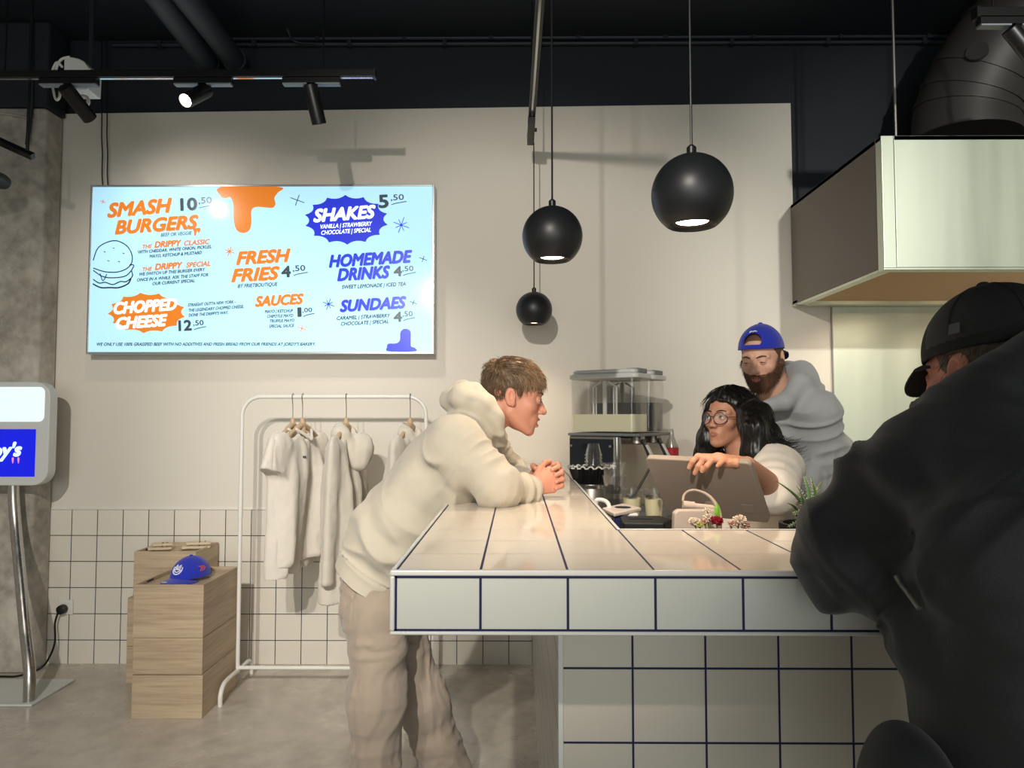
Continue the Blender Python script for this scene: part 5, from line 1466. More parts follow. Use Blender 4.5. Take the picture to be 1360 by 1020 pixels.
def brows(fr, parent, M, thick=.0042, z=.026):
    for s in (-1, 1):
        pts = [fr.wor((s*x, y, zz)) for x, y, zz in ((.013, .0925, z-.001), (.024, .0905, z+.003), (.036, .084, z+.004), (.047, .0735, z-.001))]
        obj('eyebrow', MB().tube(catmull(pts, 4), [thick*.8*fr.sc]*4+[thick*fr.sc]*4+[thick*.8*fr.sc]*4+[thick*.3*fr.sc], 8, flat=.6), M, parent)

# ======== the man who leans on the bar
M_skA = skin_mat('fair_skin', (214, 150, 124)); M_lipA = skin_mat('lips', (200, 122, 106), .45)
M_hairA = mat('brown_hair', (104, 82, 60), .5, noise=.35, nscale=90); M_hairA2 = mat('light_brown_hair', (158, 128, 96), .45)
M_hoodA = fabric('cream_sweat_fabric', (194, 185, 168), .25)
M_trouA = fabric('beige_cotton_trousers', (166, 150, 134), .3)
YA = 2.36
A_fr = Frame(at(682, 527, YA), norm((.985, .03, -.20)), sc=1.0)
pelvis, waist, chest, neckb = at(497, 778, YA), at(532, 700, YA), at(592, 618, YA), at(648, 556, YA)
shN = at(604, 590, 2.20); shF = V3(shN[0]+.06, 2.53, shN[2]+.01)
elN = V3(at(658, 645, 2.15)[0], 2.15, ZT+.060); elF = V3(at(672, 628, 2.6)[0], 2.60, ZT+.06)
hc_ = at(731, 632, 2.37); hc_[2] = ZT+.062
fx, sy, uz = norm((.97, 0, .22)), V3(0, 1, 0), None
uz = np.cross(fx, sy); uz = uz if uz[2] > 0 else -uz
def HP(f, s, u): return hc_+fx*f+sy*s+uz*u
wrN = HP(-.072, -.052, -.018); wrF = HP(-.072, .055, -.012)
mcpN = [HP(.002, -.030, .030), HP(.010, -.032, .010), HP(.008, -.031, -.011), HP(.0, -.029, -.030)]
mcpF = [HP(.004, .030, .040), HP(.012, .032, .020), HP(.010, .031, -.001), HP(.002, .029, -.021)]
def fing(sgn, u, e=0):
    return [HP(.036+e, sgn*.010, u), HP(.034+e, -sgn*.034, u-.004), HP(.012+e, -sgn*.046, u-.008)]
fgN = [fing(-1, .030), fing(-1, .010, .004), fing(-1, -.011, .002), fing(-1, -.031, -.004)]
fgF = [fing(1, .041), fing(1, .0205, .005), fing(1, -.0005, .003), fing(1, -.021, -.003)]
thN = [HP(-.050, -.040, .012), HP(-.028, -.030, .042), HP(-.006, -.004, .056), HP(.012, .010, .056)]
thF = [HP(-.052, .040, .018), HP(-.040, .022, .044), HP(-.046, -.006, .054), HP(-.040, -.026, .046)]
def A_body(p):
    d = rc(p, A_fr.wor((0, -.028, -.035)), neckb, .056, .062)
    d = su(d, torso_field(p, [pelvis, waist, chest, neckb], [.08, .09, .09, .05], sy, [1.3, 1.4, 1.3]), .03)
    for s, e, w in ((shN, elN, wrN), (shF, elF, wrF)):
        d = su(d, rc(p, s, e, .05, .042), .02); d = su(d, rc(p, e, w, .040, .027), .015)
    d = su(d, msk(p, A_fr.c, .20, lambda q: head_field(A_fr.loc(q), .75, 0, .0056)), .012)
    def hands(q):
        a = hand_field(q, wrN, mcpN, fgN, thN); b = hand_field(q, wrF, mcpF, fgF, thF)
        return su(a, b, .0015)
    return su(d, msk(p, hc_, .15, hands), .006)
manA = thing('person', 'young man in a cream hoodie and beige trousers leaning on the bar with clasped hands', 'person', V3(pelvis[0], YA, 0))
def A_mi(c):
    q = A_fr.loc(c.astype(F32)); return ((q[:, 1] > .084) & ((q[:, 0]/.021)**2+((q[:, 2]+.067)/.0135)**2 < 1)).astype(int)
lo = np.minimum(pelvis-.2, elN-.1); hi = np.maximum(hc_+.14, A_fr.c+.16); lo[1] = 2.02; hi[1] = 2.76; lo[2] = .82
flesh('body', solid(A_body, lo, hi, .0027), [M_skA, M_lipA], manA, A_mi)
eye_meshes(A_fr, manA, (.1, 1, .0), mat('blue_grey_iris', (70, 84, 92), .12))
brows(A_fr, manA, M_hairA); lashes(A_fr, manA, M_hairA, .0058)
M_nail = mat('fingernail', (226, 170, 150), .3)
nail_mesh([(f[2], f[1], -sy*1.0+fx*.2, .0068) for f in fgF]+[(thN[3], thN[2], uz, .0078), (thF[3], thF[2], uz-sy*.4, .0078)], manA, M_nail)
# hair
def A_hairf(q):
    d = el(q, (0, -.012, .042), (.080, .101, .091))
    y = q[:, 1]
    zl = np.interp(y, [-.12, -.075, -.035, -.022, .004, .018, .024, .050, .075, .10], [-.052, -.06, -.035, .022, .022, -.014, .03, .048, .060, .066]).astype(F32)
    return sm(d, zl-q[:, 2], .008)
A_hf = A_fr.field(A_hairf)
def hair_noise(fr, amp, fx_=60, seed=0):
    def g(v, n):
        q = fr.loc(v.astype(F32)).astype(float); s = q*[1.0, .25, .6]
        return amp*(vnoise(s, fx_, seed)+.6*vnoise(q*[1, .3, .7], fx_*2.2, seed+1))
    return g
hv, hq = solid(A_hf, A_fr.c-.16, A_fr.c+.16, .003, hair_noise(A_fr, .004))
hairA = flesh('hair', (hv, hq), M_hairA, manA)
ql = A_fr.loc(hv.astype(F32)); nrm_ = grad(A_hf, hv.astype(F32))
on = (ln(ql-np.array((0, -.016, .044), F32)) > .06)
def A_dir(P, k):
    q = A_fr.loc(P.astype(F32)).astype(float)
    n_ = norm_rows(q-[0, -.02, .02])
    d = np.zeros_like(q); top = np.clip((q[:, 2]-.03)/.06, 0, 1)
    d[:, 1] = np.clip((q[:, 1]+.09)*12, -.15, .9)*(.35+.65*top); d[:, 2] = -.25-.9*(1-top)-.12*k*(q[:, 1] > .05); d[:, 0] = .25*np.sign(q[:, 0])*(1-top)
    d = d-n_*np.sum(d*n_, 1, keepdims=True)*.8+n_*.10*top[:, None]
    return norm_rows(d) @ A_fr.R.T

top_ = ql[:, 2] > .045; 
strands('hair_strand', pick(hv[on & top_], 1500, 1), A_dir, .032, .0013, M_hairA, hairA, 6, seed=1, mess=.2)['kind'] = 'stuff'
strands('hair_strand', pick(hv[on & top_ & (ql[:, 1] > .0)], 700, 2), A_dir, .040, .0011, M_hairA2, hairA, 6, seed=2, mess=.24)['kind'] = 'stuff'
strands('hair_strand', pick(hv[on & ~top_], 1300, 3), A_dir, .020, .0010, M_hairA, hairA, 4, seed=3)['kind'] = 'stuff'
# hoodie
axA = norm(chest-pelvis)
hemc = at(486, 770, YA)
def A_top(p):
    d = torso_field(p, [pelvis-axA*.06, waist, chest, neckb+V3(-.05, 0, -.03)], [.150, .132, .128, .075], sy, [1.25, 1.42, 1.45], .06)
    d = su(d, rc(p, shN, shF, .080), .06)
    d = su(d, rc(p, waist+V3(.02, 0, -.05), chest+V3(.02, 0, -.06), .12, .115, sy, 1.2), .06)
    for s, e, w in ((shN, elN, wrN), (shF, elF, wrF)):
        a = rc(p, s, e, .078, .060); fw_ = norm(w-e)
        b = rc(p, e, w-fw_*.012, .057, .044)
        b = sm(b, plane(p, w-fw_*.002, fw_), .004); b = sm(b, -rc(p, w-fw_*.03, w+fw_*.05, .030, .036), .004)
        d = su(d, su(a, b, .05), .045)
    d = sm(d, -plane(p, hemc, axA), .006)
    # lying hood and its edge round the neck
    h = chain(p, [at(660, 560, 2.27), at(636, 536, 2.25), at(612, 527, 2.29), at(600, 530, YA), at(610, 524, 2.42), at(648, 532, 2.48)], [.022, .029, .034, .037, .034, .030], .02)
    h = su(h, rc(p, at(620, 517, 2.31), at(616, 514, 2.42), .024), .025)
    e = chain(p, [at(634, 516, 2.30), at(650, 532, 2.265), at(660, 552, 2.26), at(665, 574, 2.28), at(667, 588, 2.34), at(668, 586, 2.42)], [.020, .016, .015, .014, .014, .014], .012)
    d = su(d, su(h, e, .025), .03)
    # room for the head and neck
    d = sm(d, -rc(p, A_fr.wor((0, -.030, -.02)), neckb+V3(.05, 0, .0), .060, .056), .008)
    return np.maximum(d, -msk(p, A_fr.c, .2, lambda q: el(A_fr.loc(q), (0, .02, .0), (.088, .118, .128))))
def A_fold(v, n):
    b = folds([(shN, elN, 5, .011, .13), (elN, wrN, 8, .011, .10), (shF, elF, 7, .006, .12), (elF, wrF, 8, .006, .1), (waist, hemc, 4, .013, .25), (shN+V3(-.02,0,-.05), waist, 3.5, .012, .26), (chest+V3(.1,-.1,-.1), pelvis+V3(-.05,-.1,.05), 5, .008, .16)], .005, 3)(v, n)
    t = (v-hemc)@axA
    rib = np.where(t < .062, -.006, 0)
    return np.where(t < .062, b*.3, b)+rib
lo = np.minimum(pelvis-.26, elN-.14); hi = np.maximum(hc_+.06, shF+.16); lo[1] = 1.98; hi[1] = 2.82; lo[2] = .80; hi[2] = EYE+.17
flesh('hoodie', solid(A_top, lo, hi, .0048, A_fold), M_hoodA, manA)
def cord(p0, p1, p2): return MB().tube(catmull([p0, p1, p2], 6), .0035, 8)
# trousers
hipN, hipF = at(503, 812, 2.27), at(516, 812, 2.45)
knN, anN = at(500, 930, 2.22), at(495, 1140, 2.2); anN[2] = .11
knF, anF = at(560, 930, 2.46), at(608, 1120, 2.5); anF[2] = .11
def A_tr(p):
    d = rc(p, pelvis+axA*.04, pelvis-V3(-.02,0,.08), .118, .112, sy, 1.4)
    for h, k_, a in ((hipN, knN, anN), (hipF, knF, anF)):
        l = su(rc(p, h, k_, .096, .078), rc(p, k_, a, .078, .078), .05)
        d = su(d, l, .035 if h is hipN else .02)
    return np.maximum(d, -(p[:, 2]-F32(.05)))
trA0 = folds([(hipN, knN, 7, .006, .13), (knN, anN, 8, .006, .11), (hipF, knF, 7, .006, .13), (knF, anF, 8, .006, .11), (pelvis, hipN, 5, .010, .2)], .004, 8)
def trA(v, n):
    s_ = v*[1, 1, .35]+.15*vnoise(v, 5, 3)[:, None]
    return trA0(v, n)+.0035*(1-2*np.abs(vnoise(s_, 17, 41)))+.0022*(1-2*np.abs(vnoise(s_, 34, 42)))
flesh('trousers', solid(A_tr, (pelvis[0]-.24, 2.0, .03), (anF[0]+.14, 2.75, 1.12), .0075, trA), M_trouA, manA)
for a in (anN, anF): shoe(manA, a[0]+.02, a[1], 0, .05, M_shoe)
# ======== the woman behind the till
M_skW = skin_mat('tan_skin', (196, 140, 112)); M_lipW = skin_mat('soft_lips', (172, 106, 92), .4)
M_hairW = mat('black_hair', (20, 17, 16), .38)
M_topW = fabric('off_white_cotton', (226, 218, 206), .25)
YWm = 2.60
W_fr = Frame(at(967, 557, YWm), norm((-.80, -.60, .06)), sc=.885)
nbW = at(992, 622, 2.56); chW = at(1012, 690, 2.58); wsW = at(1035, 800, 2.66); hpW = at(1045, 880, 2.72)
sdW = norm((.6, -.8, 0))
sLW = at(1032, 622, 2.40); sRW = at(962, 628, 2.70)
eLW = at(1027, 650, 2.22); wLW = at(992, 617, 2.05)
eRW = sRW+V3(-.02, -.08, -.24); wRW = eRW+V3(-.02, -.22, .03)
def scrY(px): return 2.14-.21*(px-856)/140.0
def WJ(px, py, dy): return at(px, py, scrY(px)+dy)
mcW = [WJ(953, 607, -.004), WJ(957, 609, .000), WJ(961, 611.5, .004), WJ(965, 614, .010)]
fgW = [[WJ(927, 606, -.022), WJ(920, 613, -.032), WJ(915.5, 621, -.034)], [WJ(935, 609, -.024), WJ(928, 619, -.034), WJ(923, 628.5, -.034)],
       [WJ(946, 611, -.022), WJ(939, 619, -.033), WJ(933, 625.5, -.033)], [WJ(959, 613.5, -.016), WJ(956, 616, -.026), WJ(953, 619, -.030)]]
thW = [WJ(978, 615, .01), WJ(964, 618, .028), WJ(950, 622, .034), WJ(940, 628, .034)]
hcW = WJ(955, 612, 0)
def W_body(p):
    d = rc(p, W_fr.wor((0, -.028, -.04)), nbW, .046, .052)
    d = su(d, torso_field(p, [hpW, wsW, chW, nbW], [.11, .10, .095, .045], sdW, [1.3, 1.25, 1.3]), .03)
    for s, e, w in ((sLW, eLW, wLW), (sRW, eRW, wRW)):
        d = su(d, rc(p, s, e, .045, .042), .02); d = su(d, rc(p, e, w, .042, .024), .012)
    d = su(d, msk(p, W_fr.c, .20, lambda q: head_field(W_fr.loc(q), .0, 1.0, .0056)*F32(.885)), .012)
    d = su(d, msk(p, hcW, .15, lambda q: hand_field(q, wLW, mcW, fgW, thW, .0084, .0115)), .006)
    r_ = [wRW+V3(-.02+.012*i, -.075, .0) for i in range(4)]
    return su(d, msk(p, wRW, .2, lambda q: hand_field(q, wRW, r_, [[a+V3(0,-.035,-.006), a+V3(0,-.06,-.022)] for a in r_], [wRW+V3(.02,-.03,.0), wRW+V3(.04,-.06,-.01)], .008, .011)), .006)
woman = thing('person', 'woman with glasses and long black hair resting a hand on the touch screen', 'person', V3(hpW[0], hpW[1], 0))
def W_mi(c):
    q = W_fr.loc(c.astype(F32)); return ((q[:, 1] > .083) & ((q[:, 0]/.020)**2+((q[:, 2]+.0645)/.0105)**2 < 1)).astype(int)
lo = np.minimum(np.minimum(hpW, wLW), wRW)-.2; hi = np.maximum(hpW, W_fr.c)+.2; lo[2] = .85; lo[0] = min(lo[0], WJ(915, 620, 0)[0]-.03); hi[1] = 2.95
flesh('body', solid(W_body, lo, hi, .0027), [M_skW, M_lipW], woman, W_mi)
eye_meshes(W_fr, woman, (.25, 1, .12)); brows(W_fr, woman, M_hairW, .0034, .027); lashes(W_fr, woman, M_hairW, .0058, .0012)
nail_mesh([(f[2], f[1], V3(-.3, -1, .35), .0068) for f in fgW[:3]], woman, mat('pale_fingernail', (232, 190, 172), .3))
# glasses
m = MB()
M_gl = mat('dark_glasses_frame', (58, 48, 56), .25)
def ring(s):
    pts = []
    for t in np.linspace(0, 2*math.pi, 25):
        x = s*(.034+.0265*math.cos(t)); z = -.002+.0235*math.sin(t); pts.append(W_fr.wor((x, .104-.018*((abs(x)-.01)/.05)**2, z)))
    return pts
M_lensg = mat('lens_glass', (235, 238, 245), .02); M_lensg.node_tree.nodes['Principled BSDF'].inputs['Alpha'].default_value = .10
gl = thing('eyeglasses', 'round dark framed glasses on the face of the woman at the till', 'glasses', W_fr.wor((0, .1, 0)))
for s in (-1, 1):
    obj('rim', MB().tube(ring(s), .0017, 8), M_gl, gl)
    rg = ring(s)[:-1]
    obj('glass_lens', MB().add(rg+[np.mean(rg, 0)], [(i, (i+1) % 24, 24) for i in range(24)]), M_lensg, gl, sharp=180)
    obj('temple', MB().tube([W_fr.wor((s*.0605, .086, .004)), W_fr.wor((s*.075, .06, .006)), W_fr.wor((s*.081, -.005, .006)), W_fr.wor((s*.080, -.025, -.004))], .0015, 8), M_gl, gl)
obj('bridge', MB().tube(catmull([W_fr.wor((-.0085, .1035, .002)), W_fr.wor((0, .107, .006)), W_fr.wor((.0085, .1035, .002))], 4), .0016, 8), M_gl, gl)
# hair
def W_hairf_l(q):
    d = el(q, (0, -.018, .046), (.088, .110, .097))
    y = q[:, 1]
    zl = np.interp(y, [-.14, -.02, .0, .03, .06, .085, .11], [-.10, -.06, -.02, .03, .056, .070, .078]).astype(F32)
    part = F32(.004)*np.exp(-(q[:, 0]/.006)**2)
    return sm(d+part, zl-q[:, 2], .010)
def W_hairf(p):
    d = W_hairf_l(W_fr.loc(p))*F32(.885)
    # camera side lock, back mass and the far lock
    d = su(d, chain(p, [W_fr.wor((-.074, .000, .05)), at(1000, 570, 2.42), at(1005, 605, 2.42), at(1000, 630, 2.42)], [.028, .042, .046, .026], .02), .03)
    d = su(d, chain(p, [W_fr.wor((0, -.08, .03)), at(1012, 580, 2.54), at(1022, 605, 2.52), at(1030, 620, 2.5)], [.05, .062, .050, .028], .02), .04)
    d = su(d, chain(p, [W_fr.wor((.070, -.005, .03)), at(942, 585, 2.66), at(938, 604, 2.68), at(950, 622, 2.68)], [.034, .042, .042, .034], .02), .03)
    d = su(d, rc(p, at(1004, 552, 2.48), at(1014, 606, 2.46), .052, .046), .03)
    # the face stays free
    return np.maximum(d, -el(W_fr.loc(p), (0, .080, -.025), (.060, .062, .096))*F32(.885))
def W_hn(v, n):
    s = v*[1, 1, .22]
    return .0045*(vnoise(s, 55, 4)+.6*vnoise(s, 120, 5))+.006*vnoise(v, 16, 6)
hvW, hqW = solid(W_hairf, W_fr.c+V3(-.2, -.36, -.24), W_fr.c+V3(.26, .30, .18), .0034, W_hn)
hairW = flesh('hair', (hvW, hqW), M_hairW, woman)
def W_dir(P, k):
    q = W_fr.loc(P.astype(F32)).astype(float); n_ = norm_rows(q-[0, -.02, .0])
    d = np.stack([np.sign(q[:, 0])*.5*(q[:, 2] > .05), -.25*(q[:, 1] > .0), -np.ones(len(q))], 1)
    d = d-n_*np.sum(d*n_, 1, keepdims=True)*.9
    return norm_rows(d) @ W_fr.R.T
qW = W_fr.loc(hvW.astype(F32))
strands('hair_strand', pick(hvW[~((qW[:, 1] > .035) & (qW[:, 2] < .11) & (qW[:, 2] > -.12))], 2600, 3), W_dir, .075, .0013, M_hairW, hairW, 6, wav=.25, seed=5, field=W_hairf, lift=.001)['kind'] = 'stuff'
low = hvW[(hvW[:, 2] < W_fr.c[2]-.05) & (hvW[:, 0] > W_fr.c[0]+.06)]
def W_dir2(P, k): return norm_rows(np.stack([.55+0*P[:, 0], -.15+0*P[:, 0], -.55+.14*k+0*P[:, 0]], 1))
strands('hair_strand', pick(low, 420, 6), W_dir2, .085, .0012, M_hairW, hairW, 8, wav=.55, seed=7)['kind'] = 'stuff'
# top
def W_top(p):
    d = torso_field(p, [hpW, wsW, chW, nbW+V3(.01, .01, -.06)], [.15, .135, .13, .07], sdW, [1.3, 1.3, 1.3], .05)
    d = su(d, rc(p, sLW, sRW, .070), .05)
    fL = norm(eLW-sLW)
    a = rc(p, sLW, eLW+fL*.01, .080, .076)
    cutn = norm(at(1037, 632, 2.2)-at(1037, 632, 2.4)+V3(-.02, 0, 0))
    d = su(d, rc(p, sRW, eRW, .07, .055), .04); d = su(d, rc(p, eRW, wRW, .055, .04), .03)
    a = sm(a, plane(p, eLW+norm(wLW-eLW)*.065, norm(norm(wLW-eLW)+fL*.35)), .006)
    d = su(d, a, .04)
    d = sm(d, -rc(p, W_fr.wor((0, -.03, -.05)), nbW+V3(-.02, -.02, 0), .055, .060), .01)
    return np.maximum(d, -W_hairf(p)+F32(-.004))
flesh('sweater', solid(W_top, np.minimum(np.minimum(hpW, wRW), eLW)-.24, np.maximum(hpW, sLW)+.24, .0055, folds([(sLW, eLW, 5, .009, .14), (chW, wsW, 3, .008, .3)], .005, 12)), M_topW, woman)
M_trouW = fabric('dark_trousers', (46, 46, 50), .3)
def W_tr(p):
    d = rc(p, hpW+V3(0,0,.05), hpW-V3(0,0,.08), .13, .13, sdW, 1.3)
    for s in (-1, 1):
        h = hpW+sdW*.09*s-V3(0,0,.08); d = su(d, rc(p, h, V3(h[0]-.02, h[1], .08), .09, .06), .03)
    return np.maximum(d, F32(.06)-p[:, 2])
flesh('trousers', solid(W_tr, V3(hpW[0]-.3, hpW[1]-.3, .03), V3(hpW[0]+.3, hpW[1]+.3, hpW[2]+.2), .012), M_trouW, woman)
for s in (-1, 1):
    h = hpW+sdW*.09*s; shoe(woman, h[0]-.03, h[1]-.02, 0, math.atan2(-.6, -.8), M_shoeb)

# ======== the bearded man behind her
M_skK = skin_mat('pale_skin', (222, 172, 148)); M_lipK = skin_mat('muted_lips', (190, 124, 110), .45)
M_beard = mat('auburn_beard', (98, 68, 48), .6, noise=.3, nscale=120)
M_hoodK = fabric('grey_marl_sweat_fabric', (168, 170, 171), .3)
YK2 = 2.92
K_fr = Frame(at(1012, 476, YK2), norm((-.60, -.74, -.30)), sc=1.0)
nbK = at(1034, 524, 2.98); chK = at(1056, 598, 3.04); wsK = at(1066, 690, 3.08); hpK = at(1066, 770, 3.10)
sdK = norm((.77, -.62, 0))
sLK = at(1083, 548, 2.84); sRK = at(1000, 560, 3.18)
eLK = at(1100, 628, 2.92); wLK = at(1040, 650, 2.80)
eRK = sRK+V3(-.06, -.02, -.27); wRK = eRK+V3(.03, -.2, -.02)
def simple_hand(w, f, s):
    f = norm(f); s = norm(s-f*np.dot(s, f)); m_ = [w+f*.085+s*x for x in (-.03, -.01, .01, .03)]
    dn = np.cross(f, s); dn = dn if dn[2] < 0 else -dn
    return (w, m_, [[a+f*.036+dn*.004, a+f*.062+dn*.018] for a in m_], [w+f*.03+s*.025, w+f*.06+s*.05, w+f*.085+s*.052])
hLK = simple_hand(wLK, wLK-eLK, V3(0, -.3, 1)); hRK = simple_hand(wRK, wRK-eRK, V3(1, 0, 0))
def K_body(p):
    d = rc(p, K_fr.wor((0, -.028, -.04)), nbK, .058, .064)
    d = su(d, torso_field(p, [hpK, wsK, chK, nbK], [.12, .12, .12, .06], sdK, [1.3, 1.35, 1.4]), .03)
    for s, e, w in ((sLK, eLK, wLK), (sRK, eRK, wRK)):
        d = su(d, rc(p, s, e, .052, .042), .02); d = su(d, rc(p, e, w, .040, .028), .012)
    d = su(d, msk(p, K_fr.c, .20, lambda q: head_field(K_fr.loc(q), .0, 0, .0018)), .012)
    for h in (hLK, hRK): d = su(d, msk(p, h[0], .2, lambda q: hand_field(q, *h)), .006)
    return d
worker = thing('person', 'bearded man in grey hoodie and backwards blue cap behind the counter looking down', 'person', V3(hpK[0], hpK[1], 0))
def K_mi(c):
    q = K_fr.loc(c.astype(F32)); return ((q[:, 1] > .084) & ((q[:, 0]/.019)**2+((q[:, 2]+.0645)/.0095)**2 < 1)).astype(int)
lo = np.minimum(np.minimum(hpK, wLK), wRK)-.24; hi = np.maximum(hpK, K_fr.c)+.26; lo[2] = .85
flesh('body', solid(K_body, lo, hi, .0029), [M_skK, M_lipK], worker, K_mi)
eye_meshes(K_fr, worker, (0, 1, -.5)); brows(K_fr, worker, M_beard, .0056, .024); lashes(K_fr, worker, M_beard, -.0005, .0012)
def K_beard_l(q):
    m = q.copy(); m[:, 0] = np.abs(m[:, 0])
    y = q[:, 1]
    zl = np.interp(y, [-.03, .0, .012, .03, .055, .08, .1], [-.06, -.02, .012, -.022, -.040, -.0475, -.0475]).astype(F32)
    d = head_field(q)-F32(.0042)-F32(.007)*np.clip((-.07-q[:, 2])*14, 0, 1)
    d = sm(d, q[:, 2]-zl, .005); d = sm(d, -(q[:, 1]+F32(.008)), .004)
    d = sm(d, F32(-.135)-q[:, 2], .006)
    return sm(d, -el(q, (0, .098, -.064), (.021, .024, .0105)), .004)
K_bf = K_fr.field(K_beard_l)
bvK, bqK = solid(K_bf, K_fr.c-.17, K_fr.c+.17, .0032, lambda v, n: .0022*vnoise(v, 140, 3)+.0015*vnoise(v, 60, 4))
beard = flesh('beard', (bvK, bqK), M_beard, worker)
def K_bd(P, k):
    q = K_fr.loc(P.astype(F32)).astype(float); n_ = norm_rows(q-[0, .02, -.04]); d = n_*.6+np.array([0, .1, -.8]); return norm_rows(d) @ K_fr.R.T
strands('beard_hair', pick(bvK[grad(K_bf, bvK.astype(F32)) @ K_fr.R[:, 1] > -.3], 1800, 8), K_bd, .012, .0009, M_beard, beard, 3, seed=8)['kind'] = 'stuff'
def K_hairf(q):
    d = el(q, (0, -.016, .036), (.0785, .101, .094)); zl = np.interp(q[:, 1], [-.12, -.05, .0, .02, .06, .1], [-.05, -.03, .0, .02, .086, .10]).astype(F32)
    return sm(d, zl-q[:, 2], .006)
flesh('hair', solid(K_fr.field(K_hairf), K_fr.c-.15, K_fr.c+.15, .004), M_beard, worker)
def K_top(p):
    d = torso_field(p, [hpK, wsK, chK, nbK+V3(0, 0, -.05)], [.16, .16, .155, .085], sdK, [1.3, 1.32, 1.4], .06)
    d = su(d, rc(p, sLK, sRK, .086), .06)
    for s, e, w in ((sLK, eLK, wLK), (sRK, eRK, wRK)):
        f = norm(w-e); a = su(rc(p, s, e, .088, .074), sm(rc(p, e, w, .070, .048), plane(p, w-f*.01, f), .004), .05); d = su(d, a, .04)
    h = chain(p, [at(1014, 541, 2.82), at(1042, 534, 2.80), at(1062, 510, 2.84), at(1064, 494, 2.98), at(1046, 492, 3.10), at(1010, 515, 3.10)], [.026, .034, .042, .046, .04, .03], .02)
    h = su(h, rc(p, at(1072, 510, 2.95), at(1080, 525, 3.0), .05, .055), .05)
    d = su(d, h, .035)
    d = sm(d, -rc(p, K_fr.wor((0, -.02, -.05)), nbK+V3(-.03, -.03, -.02), .064, .062), .012)
    return np.maximum(d, -msk(p, K_fr.c, .22, lambda q: np.minimum(K_bf(q), el(K_fr.loc(q), (0, 0, .01), (.086, .115, .12)))-F32(.004)))
flesh('hoodie', solid(K_top, lo-.02, hi+.02, .0058, folds([(sLK, eLK, 5, .010, .15), (eLK, wLK, 7, .009, .12), (chK, wsK, 3, .008, .3), (nbK, chK, 3, .006, .3)], .004, 21)), M_hoodK, worker)
m = MB(); 
for a, b in ((at(1020, 548, 2.80), at(1016, 580, 2.82)),): m.tube(catmull([a, (a+b)/2+V3(.004,-.01,0), b], 5), .003, 8)
obj('drawstring', m, M_hoodK, worker)
def K_tr(p):
    d = rc(p, hpK+V3(0,0,.02), hpK-V3(0,0,.06), .14, .135, sdK, 1.3)
    for s in (-1, 1):
        h = hpK+sdK*.1*s-V3(0,0,.06); d = su(d, rc(p, h, V3(h[0], h[1], .08), .095, .07), .03)
    return np.maximum(d, F32(.06)-p[:, 2])
flesh('trousers', solid(K_tr, V3(hpK[0]-.3, hpK[1]-.3, .03), V3(hpK[0]+.3, hpK[1]+.3, hpK[2]+.2), .012), M_trouW, worker)
for s in (-1, 1):
    h = hpK+sdK*.1*s; shoe(worker, h[0]-.03, h[1]-.03, 0, math.atan2(-.74, -.6), M_shoeb)
Kc = Frame(K_fr.wor((0, -.006, .006)), -K_fr.R[:, 1]-K_fr.R[:, 2]*.27, K_fr.R[:, 2], sc=1.0)
capK = thing('baseball_cap', 'royal blue cap worn backwards by the bearded man', 'cap', Kc.c)
make_cap(capK, Kc, M_blue, .030, drop=.55, Mbrim=mat('navy_cap_brim', (20, 26, 60), .8))
m = MB()
for i in range(3):
    q = [(-.012+.006*i, -.112+.002, .118), (-.006+.006*i, -.100, .124)]
t_ = [Kc.wor((x, -.010-.1108*math.sqrt(max(0, 1-((z-.03)/.1048)**2-(x/.088)**2)), z)) for x, z in ((-.015, .096), (-.008, .100), (0, .099), (.008, .101), (.015, .098))]
obj('stitch_mark', MB().tube(t_, .0022, 6), M_thread, capK, label='small white stitched mark')

# ======== the customer in the black jacket, seen from behind
M_skD = skin_mat('ruddy_skin', (206, 140, 116))
M_jack = mat('black_jacket_cloth', (32, 32, 34), .7, bump=.2, bscale=300, sheen=.15)
M_hairD = mat('short_greying_hair', (92, 80, 66), .6, noise=.3, nscale=150)
D_fr = Frame(at(1317, 494, 1.12), norm((-.27, .94, -.16)), sc=.99)
nbD = at(1332, 570, 1.04); chD = at(1400, 700, .98); wsD = at(1415, 880, .97); hpD = at(1415, 1010, .98)
sdD = norm((-.84, -.54, 0))
sLD = at(1270, 640, 1.03); sRD = V3(1.02, 1.06, sLD[2])
eLD = at(1128, 746, 1.115); wLD = V3(.82, 1.42, ZT+.06)
eRD = V3(1.20, 1.20, 1.24); wRD = V3(1.06, 1.45, ZT+.06)
hLD = simple_hand(wLD, wLD-eLD, V3(1, 0, 0)); hRD = simple_hand(wRD, wRD-eRD, V3(-1, 0, 0))
def D_body(p):
    d = rc(p, D_fr.wor((0, -.028, -.04)), nbD, .060, .066)
    d = su(d, torso_field(p, [hpD, wsD, chD, nbD], [.12, .12, .12, .06], sdD, [1.35, 1.35, 1.4]), .03)
    for s, e, w in ((sLD, eLD, wLD), (sRD, eRD, wRD)):
        d = su(d, rc(p, s, e, .052, .044), .02); d = su(d, rc(p, e, w, .042, .030), .012)
    d = su(d, msk(p, D_fr.c, .21, lambda q: head_field(D_fr.loc(q), .0)*F32(1.02)), .012)
    for h in (hLD, hRD): d = su(d, msk(p, h[0], .2, lambda q: hand_field(q, *h)), .006)
    return d
cust = thing('person', 'man in a bulky black jacket with his back turned, elbow on the counter', 'person', V3(hpD[0], hpD[1], 0))
lo = np.minimum(np.minimum(hpD, eLD), sLD)-.16; hi = np.maximum(np.maximum(eRD, wRD)+.14, D_fr.c+.17); lo[2] = .82
flesh('body', solid(D_body, lo, hi, .0030), M_skD, cust)
eye_meshes(D_fr, cust); brows(D_fr, cust, M_hairD)
